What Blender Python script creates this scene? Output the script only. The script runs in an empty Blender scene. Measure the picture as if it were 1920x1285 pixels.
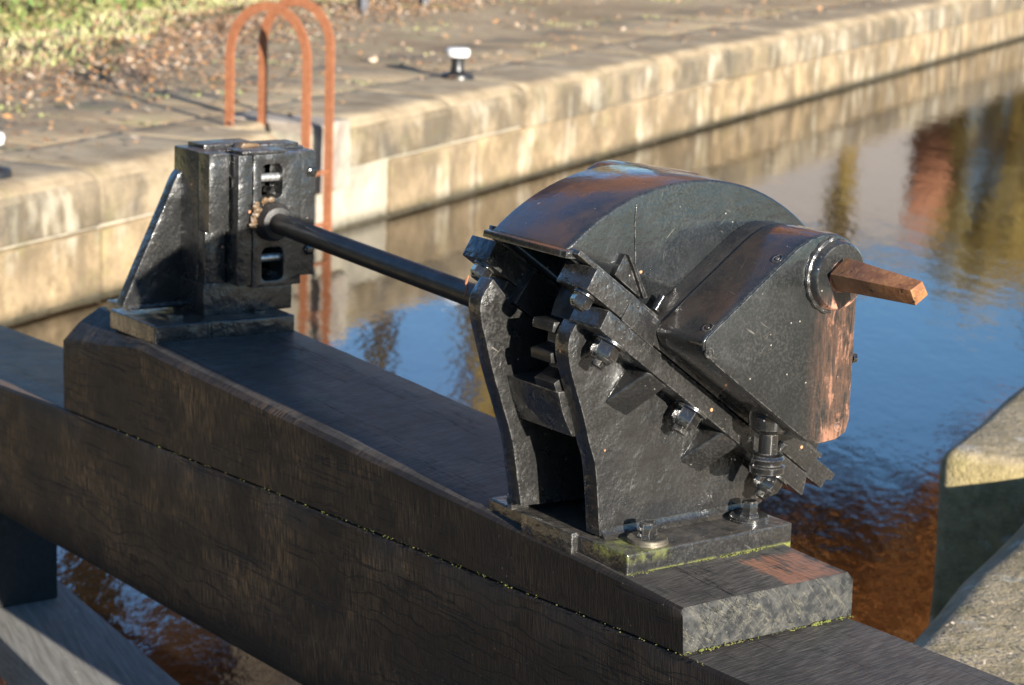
import bpy, bmesh, math, random
import numpy as np
from mathutils import Vector, Matrix
random.seed(7); rng = np.random.default_rng(7)
S = bpy.context.scene
COL = S.collection
R = math.radians

# ---------------------------------------------------------------- camera
CR = np.array([[0.59396266, 0.80376757, 0.03414755],
               [0.19092293, -0.09959929, -0.976539],
               [-0.7815093, 0.58654725, -0.21261592]])   # rows: right, down, forward
CP = np.array([2.428, -2.146, 1.149])
FPX, CX, CY = 4475.0, 960.0, 642.5
cam = bpy.data.cameras.new("camera"); cam.sensor_width = 36.0; cam.lens = FPX/1920*36
cam.clip_start = 0.05; cam.clip_end = 3000
co = bpy.data.objects.new("camera", cam); COL.objects.link(co)
rt, dn, fw = CR
co.matrix_world = Matrix(((rt[0], -dn[0], -fw[0], CP[0]), (rt[1], -dn[1], -fw[1], CP[1]),
                          (rt[2], -dn[2], -fw[2], CP[2]), (0, 0, 0, 1)))
cam.dof.use_dof = True; cam.dof.focus_distance = 3.32; cam.dof.aperture_fstop = 9.0
S.camera = co

def at(px, py, ax, v):
    """world point seen at pixel (of the 1920 px photo) on the plane axis==v"""
    r = CR.T @ np.array([(px-CX)/FPX, (py-CY)/FPX, 1.0])
    t = (v-CP[ax])/r[ax]
    return CP+r*t

# ---------------------------------------------------------------- light
SUN_EL, SUN_AZ = R(13.2), math.atan2(-0.09, 1.0)
W = bpy.data.worlds.new("World"); S.world = W; W.use_nodes = True
nt = W.node_tree; bg = nt.nodes['Background']
sky = nt.nodes.new('ShaderNodeTexSky'); sky.sky_type = 'NISHITA'; sky.sun_disc = False
sky.sun_elevation = SUN_EL; sky.sun_rotation = R(90)-SUN_AZ
sky.air_density = 1.0; sky.dust_density = 0.0; sky.ozone_density = 4.8
nt.links.new(sky.outputs[0], bg.inputs[0]); bg.inputs[1].default_value = 0.08
sl = bpy.data.lights.new("sun", 'SUN'); sl.energy = 5.0; sl.angle = R(0.55); sl.color = (1.0, 0.93, 0.82)
so = bpy.data.objects.new("sun", sl); COL.objects.link(so)
sd = Vector((math.cos(SUN_EL)*math.cos(SUN_AZ), math.cos(SUN_EL)*math.sin(SUN_AZ), math.sin(SUN_EL)))
so.rotation_euler = sd.to_track_quat('Z', 'Y').to_euler()
S.view_settings.view_transform = 'Standard'; S.view_settings.look = 'None'
S.view_settings.exposure = 1.5; S.view_settings.gamma = 1.0

ZW, ZC = -1.0, -0.41          # water level, coping level

# ---------------------------------------------------------------- node helpers
def newmat(name):
    m = bpy.data.materials.new(name); m.use_nodes = True
    return m, m.node_tree, m.node_tree.nodes['Principled BSDF']
def N(t, k, **kw):
    n = t.nodes.new(k)
    for a, b in kw.items():
        if a in n.bl_rna.properties.keys(): setattr(n, a, b)
        else: n.inputs[a].default_value = b
    return n
def L(t, a, b): t.links.new(a, b)
def pos(t, scale=(1, 1, 1), rot=(0, 0, 0), loc=(0, 0, 0)):
    g = N(t, 'ShaderNodeNewGeometry'); m = N(t, 'ShaderNodeMapping')
    m.inputs['Scale'].default_value = scale; m.inputs['Rotation'].default_value = rot
    m.inputs['Location'].default_value = loc
    if any(rot):
        r = N(t, 'ShaderNodeMapping'); r.inputs['Rotation'].default_value = rot
        m.inputs['Rotation'].default_value = (0, 0, 0)
        L(t, g.outputs['Position'], r.inputs['Vector']); L(t, r.outputs[0], m.inputs['Vector'])
    else: L(t, g.outputs['Position'], m.inputs['Vector'])
    return m.outputs[0]
def noise(t, vec, scale, detail=4, rough=.55, dist=0):
    n = N(t, 'ShaderNodeTexNoise'); n.inputs['Scale'].default_value = scale
    n.inputs['Detail'].default_value = detail; n.inputs['Roughness'].default_value = rough
    n.inputs['Distortion'].default_value = dist
    L(t, vec, n.inputs['Vector']); return n.outputs['Fac']
def ramp(t, fac, pts):
    r = N(t, 'ShaderNodeValToRGB'); e = r.color_ramp.elements
    while len(e) < len(pts): e.new(0.5)
    for i, (p, c) in enumerate(pts):
        e[i].position = p
        e[i].color = (c, c, c, 1) if isinstance(c, (int, float)) else (*c, 1)
    L(t, fac, r.inputs[0]); return r.outputs[0]
def mix(t, fac, a, b):
    m = N(t, 'ShaderNodeMix', data_type='RGBA')
    for s, v in ((m.inputs[0], fac), (m.inputs[6], a), (m.inputs[7], b)):
        if isinstance(v, (int, float)): s.default_value = v if s.type == 'VALUE' else (v, v, v, 1)
        elif isinstance(v, tuple): s.default_value = (*v, 1)
        else: L(t, v, s)
    return m.outputs[2]
def mth(t, op, a, b=None, c=None, clamp=False):
    m = N(t, 'ShaderNodeMath', operation=op); m.use_clamp = clamp
    for i, v in enumerate((a, b, c)):
        if v is None: continue
        if isinstance(v, (int, float)): m.inputs[i].default_value = v
        else: L(t, v, m.inputs[i])
    return m.outputs[0]
def bump(t, h, dist, strength=1.0, nrm=None):
    b = N(t, 'ShaderNodeBump'); b.inputs['Distance'].default_value = dist
    b.inputs['Strength'].default_value = strength
    L(t, h, b.inputs['Height'])
    if nrm is not None: L(t, nrm, b.inputs['Normal'])
    return b.outputs[0]
def maskbox(t, axis_pts, soft):
    """product of smooth windows in world position; axis_pts {axis:(lo,hi)}"""
    g = N(t, 'ShaderNodeNewGeometry'); s = N(t, 'ShaderNodeSeparateXYZ'); L(t, g.outputs['Position'], s.inputs[0])
    out = None
    for ax, (lo, hi) in axis_pts.items():
        a = N(t, 'ShaderNodeMapRange', interpolation_type='SMOOTHSTEP'); L(t, s.outputs[ax], a.inputs[0])
        a.inputs[1].default_value = lo-soft; a.inputs[2].default_value = lo+soft
        b = N(t, 'ShaderNodeMapRange', interpolation_type='SMOOTHSTEP'); L(t, s.outputs[ax], b.inputs[0])
        b.inputs[1].default_value = hi-soft; b.inputs[2].default_value = hi+soft
        w = mth(t, 'SUBTRACT', a.outputs[0], b.outputs[0], clamp=True)
        out = w if out is None else mth(t, 'MULTIPLY', out, w)
    return out

# ---------------------------------------------------------------- materials
def paint(name, base=(.0125, .0122, .012), rough=.22, dust=.55, rust=None, top_dust=.5, lump=1.35, brown=None, moss=None, coat=1.0, wear_glint=.9):
    m, t, p = newmat(name)
    v = pos(t)
    big = noise(t, v, 9, 5, .6); mid = noise(t, v, 45, 5, .6); fine = noise(t, v, 240, 4, .6)
    dcol = (.16, .15, .13)
    d = ramp(t, mid, [(.50, 0.0), (.74, 1.0)])
    fm = ramp(t, fine, [(.45, 0.0), (.70, 1.0)])
    dm = mth(t, 'MULTIPLY', mth(t, 'MULTIPLY', ramp(t, noise(t, v, 5, 5, .6), [(.42, .12), (.66, 1.)]), fm), dust*.42)
    col = mix(t, dm, base, dcol)
    col = mix(t, mth(t, 'MULTIPLY', ramp(t, big, [(.45, 0.), (.75, 1.)]), .08+.10*dust), col, (.05, .047, .043))
    # upward faces carry settled dust
    g = N(t, 'ShaderNodeNewGeometry'); sx = N(t, 'ShaderNodeSeparateXYZ'); L(t, g.outputs['True Normal'], sx.inputs[0])
    up = ramp(t, sx.outputs[2], [(.55, 0.), (.95, 1.)])
    upm = mth(t, 'MULTIPLY', mth(t, 'MULTIPLY', up, ramp(t, noise(t, v, 22, 5, .7), [(.35, 0.), (.68, 1.)])), top_dust)
    col = mix(t, upm, col, (.10, .085, .07))
    # specks
    vo = N(t, 'ShaderNodeTexVoronoi'); vo.inputs['Scale'].default_value = 150; L(t, v, vo.inputs['Vector'])
    sp = ramp(t, vo.outputs['Distance'], [(.06, 1.), (.13, 0.)])
    rnd = N(t, 'ShaderNodeSeparateColor'); L(t, vo.outputs['Color'], rnd.inputs[0])
    keep = mth(t, 'GREATER_THAN', rnd.outputs[0], .80)
    sp = mth(t, 'MULTIPLY', mth(t, 'MULTIPLY', sp, keep), .55)
    col = mix(t, sp, col, (.42, .38, .32))
    vo3 = N(t, 'ShaderNodeTexVoronoi'); vo3.inputs['Scale'].default_value = 64; L(t, pos(t, loc=(.31, .77, .13)), vo3.inputs['Vector'])
    r3 = N(t, 'ShaderNodeSeparateColor'); L(t, vo3.outputs['Color'], r3.inputs[0])
    sp3 = mth(t, 'MULTIPLY', ramp(t, vo3.outputs['Distance'], [(.05, 1.), (.10, 0.)]), mth(t, 'GREATER_THAN', r3.outputs[2], .80))
    col = mix(t, mth(t, 'MULTIPLY', sp3, .7), col, (.38, .35, .30))
    # paler edges: rubbed paint, plus ridge highlights put into the colour
    bv = N(t, 'ShaderNodeBevel'); bv.samples = 4; bv.inputs['Radius'].default_value = .0035
    vd = N(t, 'ShaderNodeVectorMath', operation='DOT_PRODUCT'); gg = N(t, 'ShaderNodeNewGeometry')
    L(t, bv.outputs[0], vd.inputs[0]); L(t, gg.outputs['Normal'], vd.inputs[1])
    edge = mth(t, 'MULTIPLY', ramp(t, vd.outputs['Value'], [(.80, 1.), (.985, 0.)]), ramp(t, noise(t, v, 60, 5, .7), [(.44, 0.), (.62, 1.)]))
    col = mix(t, mth(t, 'MULTIPLY', edge, wear_glint), col, (.20, .19, .175))
    # scratches
    for rr, kk in (((.3, .7, .2), (14, 320, 14)), ((1.1, -.4, .9), (320, 12, 18)), ((.5, 2.0, -.5), (16, 16, 300))):
        sc = noise(t, pos(t, kk, rr), 1.0, 1, .4)
        w = mth(t, 'MULTIPLY', ramp(t, sc, [(.74, 0.), (.77, 1.)]), ramp(t, noise(t, v, 10, 2), [(.56, 0.), (.64, .4)]))
        col = mix(t, w, col, (.22, .20, .17))
    # orange chips
    vo2 = N(t, 'ShaderNodeTexVoronoi'); vo2.inputs['Scale'].default_value = 26; L(t, v, vo2.inputs['Vector'])
    r2 = N(t, 'ShaderNodeSeparateColor'); L(t, vo2.outputs['Color'], r2.inputs[0])
    ch = mth(t, 'MULTIPLY', ramp(t, mth(t, 'ADD', vo2.outputs['Distance'], mth(t, 'MULTIPLY', fine, .1)), [(.10, 1.), (.13, 0.)]), mth(t, 'GREATER_THAN', r2.outputs[1], .87))
    col = mix(t, ch, col, (.50, .24, .12))
    ro = mth(t, 'ADD', rough, mth(t, 'MULTIPLY', mth(t, 'ADD', dm, upm), .35))
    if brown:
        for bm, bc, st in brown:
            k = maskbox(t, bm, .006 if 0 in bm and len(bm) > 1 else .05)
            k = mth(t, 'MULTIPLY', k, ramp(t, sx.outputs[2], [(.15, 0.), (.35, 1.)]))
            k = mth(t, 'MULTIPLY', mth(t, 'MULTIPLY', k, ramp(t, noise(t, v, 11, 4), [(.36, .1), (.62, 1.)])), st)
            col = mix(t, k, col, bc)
    if rust:
        for rb, rc, st, soft, thr in rust:
            k = maskbox(t, rb, soft)
            streak = noise(t, pos(t, (60, 110, 22)), 1.0, 7, .72, .6)
            soft_k = mth(t, 'MULTIPLY', k, ramp(t, streak, [(.38, .0), (.62, 1.)]))
            nz = mth(t, 'ADD', mth(t, 'MULTIPLY', noise(t, v, 38, 7, .7), .55), mth(t, 'MULTIPLY', streak, .65))
            k = ramp(t, mth(t, 'ADD', mth(t, 'MULTIPLY', k, .34), nz), [(thr+.32, 0.), (thr+.43, 1.)])
            k = mth(t, 'MAXIMUM', mth(t, 'MULTIPLY', k, st), mth(t, 'MULTIPLY', soft_k, .38))
            col = mix(t, k, col, rc); ro = mth(t, 'ADD', ro, mth(t, 'MULTIPLY', k, .4))
    if moss:
        for mb, soft in moss:
            k = maskbox(t, mb, soft)
            k = mth(t, 'MULTIPLY', k, ramp(t, mth(t, 'MULTIPLY_ADD', noise(t, v, 60, 5, .7), .7, mth(t, 'MULTIPLY', big, .3)), [(.42, 0.), (.56, 1.)]))
            col = mix(t, k, col, (.13, .14, .025)); ro = mth(t, 'ADD', ro, mth(t, 'MULTIPLY', k, .5))
    L(t, col, p.inputs['Base Color'])
    ro = mth(t, 'MULTIPLY_ADD', ramp(t, noise(t, v, 30, 4), [(.3, -.0), (.7, 1.)]), .16, ro)
    L(t, mth(t, 'MINIMUM', ro, .95), p.inputs['Roughness'])
    p.inputs['IOR'].default_value = 1.42
    p.inputs['Coat IOR'].default_value = 1.5
    p.inputs['Coat Weight'].default_value = coat; p.inputs['Coat Roughness'].default_value = .085; L(t, mth(t, 'SUBTRACT', coat, mth(t, 'MULTIPLY', mth(t, 'ADD', dm, upm), coat), clamp=True), p.inputs['Coat Weight'])
    h = mth(t, 'ADD', mth(t, 'MULTIPLY', noise(t, v, 24, 3, .5), 1.0*lump), mth(t, 'MULTIPLY', noise(t, v, 85, 4, .6), .30*lump))
    b1 = bump(t, h, .0040, .8)
    b2 = bump(t, fine, .0006, .7, b1)
    L(t, b2, p.inputs['Normal']); L(t, b1, p.inputs['Coat Normal'])
    return m

M_paint = paint('black_gloss_paint')
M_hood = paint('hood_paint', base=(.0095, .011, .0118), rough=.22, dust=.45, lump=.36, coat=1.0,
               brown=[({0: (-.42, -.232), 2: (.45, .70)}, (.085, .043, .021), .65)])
M_base = paint('base_paint', dust=.8, top_dust=.7, moss=[({0: (-.23, -.152), 1: (.0, .10), 2: (.09, .108)}, .008), ({0: (-.17, -.13), 2: (.05, .074)}, .003)])
M_box = paint('gearbox_paint', base=(.009, .0105, .011), rough=.20, dust=.4, lump=.26, coat=1.0,
              rust=[({0: (-.079, -.05), 1: (.300, .40), 2: (.26, .47)}, (.34, .16, .095), .62, .030, .50),
                    ({0: (-.079, -.05), 1: (.31, .378), 2: (.20, .285)}, (.34, .16, .095), .62, .014, .48)],
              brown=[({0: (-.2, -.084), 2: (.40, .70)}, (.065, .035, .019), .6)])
M_boss = paint('boss_paint', base=(.013, .014, .014), rough=.2, dust=.35, lump=.4,
               rust=[({1: (.28, .40), 2: (.44, .475)}, (.42, .20, .13), .8, .02, .46)])
M_shaft = paint('shaft_paint', base=(.014, .012, .011), rough=.42, dust=.35, lump=.15, brown=[({0: (-1.2, -.6)}, (.035, .022, .016), .5)], coat=.12)
M_brkt = paint('bracket_paint', base=(.0135, .014, .0145), rough=.22, dust=.5, lump=1.4, coat=.8)
M_nut = paint('nut_paint', base=(.009, .009, .009), rough=.08, dust=.25, lump=.12, top_dust=.2)

def steel(name, col, rough):
    m, t, p = newmat(name); v = pos(t)
    L(t, mix(t, ramp(t, noise(t, v, 90, 4), [(.4, 0.), (.7, 1.)]), col, tuple(c*.45 for c in col)), p.inputs['Base Color'])
    p.inputs['Metallic'].default_value = .8; p.inputs['Roughness'].default_value = rough
    return m
M_teeth = paint('greased_teeth', base=(.007, .007, .0065), rough=.35, dust=.1, lump=.4, top_dust=.1, coat=.3, wear_glint=.25)
M_zinc = steel('galvanised_steel', (.62, .62, .60), .35)
M_washer = steel('dull_washer', (.25, .22, .17), .45)

def rustmat(name, a, b, c, black=0.0, rough=.62):
    m, t, p = newmat(name); v = pos(t)
    n1 = noise(t, v, 28, 6, .65); n2 = noise(t, v, 120, 4)
    col = mix(t, ramp(t, n1, [(.35, 0.), (.65, 1.)]), a, b)
    col = mix(t, ramp(t, n2, [(.52, 0.), (.72, .8)]), col, c)
    if black: col = mix(t, mth(t, 'MULTIPLY', ramp(t, noise(t, pos(t, loc=(3, 1, 2)), 55, 5, .7), [(.60, 0.), (.66, 1.)]), black), col, (.02, .018, .016))
    L(t, col, p.inputs['Base Color']); p.inputs['Roughness'].default_value = rough
    L(t, bump(t, mth(t, 'ADD', n1, n2), .0012, .6), p.inputs['Normal'])
    return m
M_rust = rustmat('rusty_spindle', (.15, .062, .027), (.27, .12, .05), (.34, .17, .065), .95, .40)
M_ladder = rustmat('rusty_ladder', (.20, .068, .027), (.29, .108, .047), (.36, .165, .085), 0, .7)
M_grease = rustmat('old_grease', (.13, .075, .03), (.05, .03, .018), (.30, .24, .16), .3, .45)

def tarwood(name, side=True, moss_z=None, patch=None, streak=(260, 4, 4)):
    """tarred timber; adze and saw marks run up the sides, grain along x"""
    m, t, p = newmat(name); v = pos(t)
    grain = noise(t, pos(t, (1.6, 30, 30)), 1.0, 6, .6, 1.2)
    flow = noise(t, pos(t, (1.2, 2, 5)), 1.0, 3, .5)
    wv = N(t, 'ShaderNodeTexWave', wave_type='BANDS', bands_direction='Z')
    wv.inputs['Scale'].default_value = 13; wv.inputs['Distortion'].default_value = 11; wv.inputs['Detail'].default_value = 3
    wv.inputs['Detail Scale'].default_value = 1.3
    L(t, pos(t, (.35, 1, 1)), wv.inputs['Vector'])
    lines = ramp(t, wv.outputs['Fac'], [(.0, 1.), (.09, 0.)])
    saw = noise(t, pos(t, (300, 26, 26), (0, R(7), 0)), 1.0, 3, .6)
    big = noise(t, v, 3.2, 4, .6)
    g = N(t, 'ShaderNodeNewGeometry'); sx = N(t, 'ShaderNodeSeparateXYZ'); L(t, g.outputs['True Normal'], sx.inputs[0])
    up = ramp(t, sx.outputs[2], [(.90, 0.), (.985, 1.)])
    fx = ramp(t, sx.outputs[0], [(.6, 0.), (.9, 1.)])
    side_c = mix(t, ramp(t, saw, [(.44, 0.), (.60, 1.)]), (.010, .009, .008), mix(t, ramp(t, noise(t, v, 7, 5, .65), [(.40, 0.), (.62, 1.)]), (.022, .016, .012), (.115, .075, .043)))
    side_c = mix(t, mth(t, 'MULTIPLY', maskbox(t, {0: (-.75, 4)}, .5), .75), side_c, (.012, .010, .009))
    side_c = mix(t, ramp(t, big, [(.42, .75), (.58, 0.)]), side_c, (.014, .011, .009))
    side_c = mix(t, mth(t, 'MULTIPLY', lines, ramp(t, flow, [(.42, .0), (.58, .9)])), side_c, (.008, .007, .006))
    top_c = mix(t, ramp(t, noise(t, pos(t, (22, 230, 60), (0, 0, R(80))), 1.0, 5, .65), [(.40, 0.), (.65, 1.)]), (.050, .046, .041), (.125, .112, .098))  # pale tops: sky sheen put into the colour, with fine saw streaks
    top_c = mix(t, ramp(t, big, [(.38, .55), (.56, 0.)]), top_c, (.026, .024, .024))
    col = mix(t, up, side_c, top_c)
    cr = noise(t, pos(t, (1.1, 55, 55), (0, R(1.5), 0), (0, 3, 7)), 1.0, 4, .55, .3)
    crk = mth(t, 'MULTIPLY', ramp(t, mth(t, 'ABSOLUTE', mth(t, 'SUBTRACT', cr, .5)), [(.004, 1.), (.014, 0.)]), ramp(t, noise(t, pos(t, (3, 14, 14)), 1., 3), [(.50, 0.), (.58, 1.)]))
    col = mix(t, mth(t, 'MULTIPLY', crk, .85), col, (.006, .005, .005))
    # end grain: checks radiating like medullary rays with pale lichen in them
    def crack(rot, across, along, seed, wd):
        q = noise(t, pos(t, (1, along, across), (R(rot), 0, 0), (0, seed, seed)), 1.0, 5, .62, .35)
        return ramp(t, mth(t, 'ABSOLUTE', mth(t, 'SUBTRACT', mth(t, 'FRACT', mth(t, 'MULTIPLY', q, 9.0)), .5)), [(wd*.3, 1.), (wd, 0.)])
    ck = mth(t, 'MAXIMUM', crack(48, 26, 5, 1.3, .13), mth(t, 'MULTIPLY', crack(-40, 22, 7, 4.1, .10), .55))
    ck = mth(t, 'MULTIPLY', ck, ramp(t, noise(t, v, 30, 4, .6), [(.36, 0.), (.56, 1.)]))
    end_c = mix(t, ramp(t, noise(t, v, 60, 5), [(.4, 0.), (.7, 1.)]), (.016, .017, .018), (.060, .058, .052))
    end_c = mix(t, mth(t, 'MULTIPLY', ck, .55), end_c, (.13, .12, .085))
    col = mix(t, fx, col, end_c)
    vo = N(t, 'ShaderNodeTexVoronoi'); vo.inputs['Scale'].default_value = 85; L(t, v, vo.inputs['Vector'])
    rc = N(t, 'ShaderNodeSeparateColor'); L(t, vo.outputs['Color'], rc.inputs[0])
    sp = mth(t, 'MULTIPLY', ramp(t, vo.outputs['Distance'], [(.05, 1.), (.13, 0.)]), mth(t, 'GREATER_THAN', rc.outputs[0], .78))
    col = mix(t, mth(t, 'MULTIPLY', sp, .35), col, (.30, .27, .20))
    if patch:
        for pb, pc, st, soft in patch:
            k = mth(t, 'MULTIPLY', maskbox(t, pb, soft), up)
            nz = mth(t, 'ADD', mth(t, 'MULTIPLY', noise(t, v, 16, 6, .65), .6), mth(t, 'MULTIPLY', noise(t, pos(t, (26, 170, 60)), 1., 5, .65), .6))
            k = ramp(t, mth(t, 'ADD', mth(t, 'MULTIPLY', k, .34), nz), [(.80, 0.), (.93, 1.)])
            k = mth(t, 'MULTIPLY', k, up)
            col = mix(t, mth(t, 'MULTIPLY', k, st), col, pc)
    L(t, col, p.inputs['Base Color'])
    p.inputs['IOR'].default_value = 1.34
    rsz = mth(t, 'MULTIPLY_ADD', up, -.12, .56)
    L(t, mth(t, 'MULTIPLY_ADD', noise(t, v, 18, 4), .22, mth(t, 'SUBTRACT', rsz, .08)), p.inputs['Roughness'])
    h = mth(t, 'ADD', mth(t, 'MULTIPLY', saw, .8), mth(t, 'MULTIPLY', mth(t, 'MULTIPLY', lines, ramp(t, flow, [(.45, 0.), (.6, 1.)])), -.16))
    h = mth(t, 'ADD', h, mth(t, 'MULTIPLY', crk, -1.2)); h = mth(t, 'ADD', h, mth(t, 'MULTIPLY', grain, .5)); h = mth(t, 'ADD', h, mth(t, 'MULTIPLY', mth(t, 'MULTIPLY', ck, fx), -.35))
    b1 = bump(t, h, .0016, .9)
    L(t, bump(t, noise(t, v, 9, 4), .004, .4, b1), p.inputs['Normal'])
    return m
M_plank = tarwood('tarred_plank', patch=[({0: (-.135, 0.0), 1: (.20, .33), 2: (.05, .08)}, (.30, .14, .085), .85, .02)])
M_beam = tarwood('tarred_beam', patch=[({0: (-4, -1.9), 2: (-.2, .01)}, (.17, .10, .05), .9, .05)])  # brown far-end top: reflected trees put into the colour

def timber(name, a, b):
    m, t, p = newmat(name); v = pos(t)
    d = R(10)
    gr = noise(t, pos(t, (6, 80, 80), (0, 0, R(14))), 1., 6, .65, .5)
    col = mix(t, ramp(t, gr, [(.35, 0.), (.65, 1.)]), a, b)
    col = mix(t, ramp(t, noise(t, v, 40, 3), [(.66, 0.), (.72, .5)]), col, tuple(min(1, x*1.7) for x in b))
    L(t, col, p.inputs['Base Color']); p.inputs['Roughness'].default_value = .75
    L(t, bump(t, gr, .003, .8), p.inputs['Normal']); return m
M_board = timber('grey_board', (.16, .15, .13), (.27, .255, .225))
M_post = timber('black_post', (.008, .008, .009), (.02, .018, .017))

def stone(name, a, b, stain, green, wet_z=None, moss=.3, tops=None, mott=0., bmp=.006):
    m, t, p = newmat(name); v = pos(t)
    oi = N(t, 'ShaderNodeObjectInfo')
    n1 = noise(t, v, 2.6, 6, .62); n2 = noise(t, v, 26, 5, .65); n3 = noise(t, v, 120, 3)
    col = mix(t, ramp(t, n1, [(.35, 0.), (.66, 1.)]), a, b)
    col = mix(t, mth(t, 'MULTIPLY', ramp(t, oi.outputs['Random'], [(.0, .0), (1., 1.)]), .35), col, (.22, .17, .12))
    # vertical dirty streaks
    st = noise(t, pos(t, (4, 4, 2.6)), 1., 6, .65)
    g = N(t, 'ShaderNodeNewGeometry'); sx = N(t, 'ShaderNodeSeparateXYZ'); L(t, g.outputs['True Normal'], sx.inputs[0])
    vert = ramp(t, sx.outputs[2], [(.3, 1.), (.7, 0.)])
    col = mix(t, mth(t, 'MULTIPLY', mth(t, 'MULTIPLY', ramp(t, mth(t, 'ADD', mth(t, 'MULTIPLY', st, .5), mth(t, 'MULTIPLY', noise(t, v, 1.7, 6, .65), .5)), [(.43, 0.), (.57, 1.)]), vert), .85), col, stain)
    col = mix(t, ramp(t, noise(t, pos(t, loc=(7, 7, 7)), 4.5, 7, .75), [(.48, 0.), (.60, .75)]), col, tuple(c*.55 for c in a))
    col = mix(t, mth(t, 'MULTIPLY', mth(t, 'MULTIPLY', ramp(t, mth(t, 'ADD', mth(t, 'MULTIPLY', noise(t, pos(t, (8, 8, 2.4), loc=(5, 3, 1)), 1., 4), .5), mth(t, 'MULTIPLY', noise(t, pos(t, loc=(1, 9, 4)), 2.2, 5, .6), .5)), [(.52, 0.), (.64, 1.)]), vert), .6), col, (.50, .45, .34))
    if tops:
        up = ramp(t, sx.outputs[2], [(.55, 0.), (.85, 1.)])
        tc = mix(t, ramp(t, noise(t, v, 3.5, 6, .6), [(.38, 0.), (.62, 1.)]), tops[0], tops[1])
        col = mix(t, up, col, tc)
    if mott:
        col = mix(t, mth(t, 'MULTIPLY', ramp(t, noise(t, v, 14, 7, .75), [(.44, 0.), (.60, 1.)]), mott), col, tuple(c*.42 for c in a))
        col = mix(t, mth(t, 'MULTIPLY', ramp(t, noise(t, pos(t, loc=(2, 5, 8)), 9, 5, .6), [(.60, 0.), (.66, 1.)]), mott*.8), col, (.50, .46, .38))
    col = mix(t, mth(t, 'MULTIPLY', ramp(t, noise(t, v, 5, 5, .65), [(.56, 0.), (.72, 1.)]), moss), col, green)
    col = mix(t, ramp(t, n3, [(.62, 0.), (.74, .35)]), col, (.5, .46, .38))
    col = mix(t, ramp(t, noise(t, v, 60, 4, .7), [(.30, .55), (.42, 0.)]), col, tuple(c*.4 for c in a))
    if wet_z is not None:
        s2 = N(t, 'ShaderNodeSeparateXYZ'); L(t, g.outputs['Position'], s2.inputs[0])
        zz = mth(t, 'MULTIPLY_ADD', n2, .05, s2.outputs[2])
        wet = ramp(t, mth(t, 'SUBTRACT', zz, wet_z), [(.01, 1.), (.085, 0.)])
        col = mix(t, mth(t, 'MULTIPLY', wet, .95), col, (.022, .020, .008))
    L(t, col, p.inputs['Base Color']); p.inputs['Roughness'].default_value = .85
    h = mth(t, 'ADD', mth(t, 'MULTIPLY', n2, 1.), mth(t, 'MULTIPLY', n3, .3))
    L(t, bump(t, h, bmp, .7), p.inputs['Normal']); return m
M_cop = stone('sandstone_coping', (.20, .15, .085), (.33, .255, .155), (.075, .064, .050), (.15, .15, .055), moss=.3, tops=((.23, .17, .10), (.43, .335, .21)))
M_wall = stone('sandstone_wall', (.25, .18, .095), (.38, .275, .155), (.12, .09, .055), (.22, .21, .06), wet_z=ZW+.015, moss=.4)
M_pale = stone('pale_patch_stone', (.34, .28, .22), (.46, .40, .33), (.20, .165, .135), (.3, .3, .15), wet_z=ZW+.015, moss=.1)
M_near = stone('near_gritstone', (.46, .36, .16), (.54, .43, .22), (.38, .30, .14), (.30, .27, .09), moss=.6, tops=((.24, .185, .105), (.44, .35, .22)), mott=.75, bmp=.012)
M_mortar = stone('mortar', (.40, .36, .28), (.50, .45, .36), (.3, .27, .2), (.3, .3, .1), wet_z=ZW+.015, moss=.2)

def groundmat(name, a, b, c, g_, gamt, sc=1.0):
    m, t, p = newmat(name); v = pos(t)
    n1 = noise(t, v, .9*sc, 6, .6); n2 = noise(t, v, 7*sc, 5, .6); n3 = noise(t, v, 45, 3)
    col = mix(t, ramp(t, n1, [(.36, 0.), (.62, 1.)]), a, b)
    col = mix(t, ramp(t, n2, [(.50, 0.), (.68, .75)]), col, c)
    col = mix(t, mth(t, 'MULTIPLY', ramp(t, noise(t, pos(t, loc=(9, 4, 0)), 2.4, 5, .7), [(.54, 0.), (.66, 1.)]), gamt), col, g_)
    col = mix(t, ramp(t, n3, [(.62, 0.), (.75, .5)]), col, (.36, .31, .24))
    L(t, col, p.inputs['Base Color']); p.inputs['Roughness'].default_value = .9
    L(t, bump(t, mth(t, 'ADD', n2, n3), .010, .5), p.inputs['Normal']); return m
M_path = groundmat('towpath', (.25, .18, .10), (.42, .32, .195), (.26, .15, .08), (.20, .22, .07), .4)
M_verge = groundmat('verge_soil', (.13, .10, .05), (.16, .14, .06), (.12, .16, .05), (.10, .16, .04), .8)
M_field = groundmat('field', (.08, .09, .035), (.11, .12, .04), (.12, .10, .05), (.08, .12, .03), .6, .2)

def flat(name, col, rough=.8, var=None, trans=0):
    m, t, p = newmat(name)
    if var:
        oi = N(t, 'ShaderNodeNewGeometry')
        c = ramp(t, oi.outputs['Random Per Island'], [(i/(len(var)-1), q) for i, q in enumerate(var)])
        L(t, c, p.inputs['Base Color'])
    else:
        v = pos(t)
        L(t, mix(t, ramp(t, noise(t, v, 30, 4), [(.35, 0.), (.7, 1.)]), col, tuple(x*.7 for x in col)), p.inputs['Base Color'])
    p.inputs['Roughness'].default_value = rough
    return m
M_grass = flat('grass_blades', (.1, .15, .04), .7, [(.20, .25, .08), (.30, .34, .12), (.44, .42, .20), (.52, .40, .25), (.24, .30, .09)])
M_leaf = flat('fallen_leaves', (.2, .1, .05), .7, [(.32, .19, .11), (.24, .15, .09), (.42, .22, .09), (.20, .13, .085), (.38, .27, .18), (.5, .42, .32)])
M_under = flat('undergrowth', (.1, .12, .04), .7, [(.10, .16, .035), (.16, .23, .06), (.26, .15, .08), (.22, .24, .07), (.13, .10, .05), (.30, .33, .12)])
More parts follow.
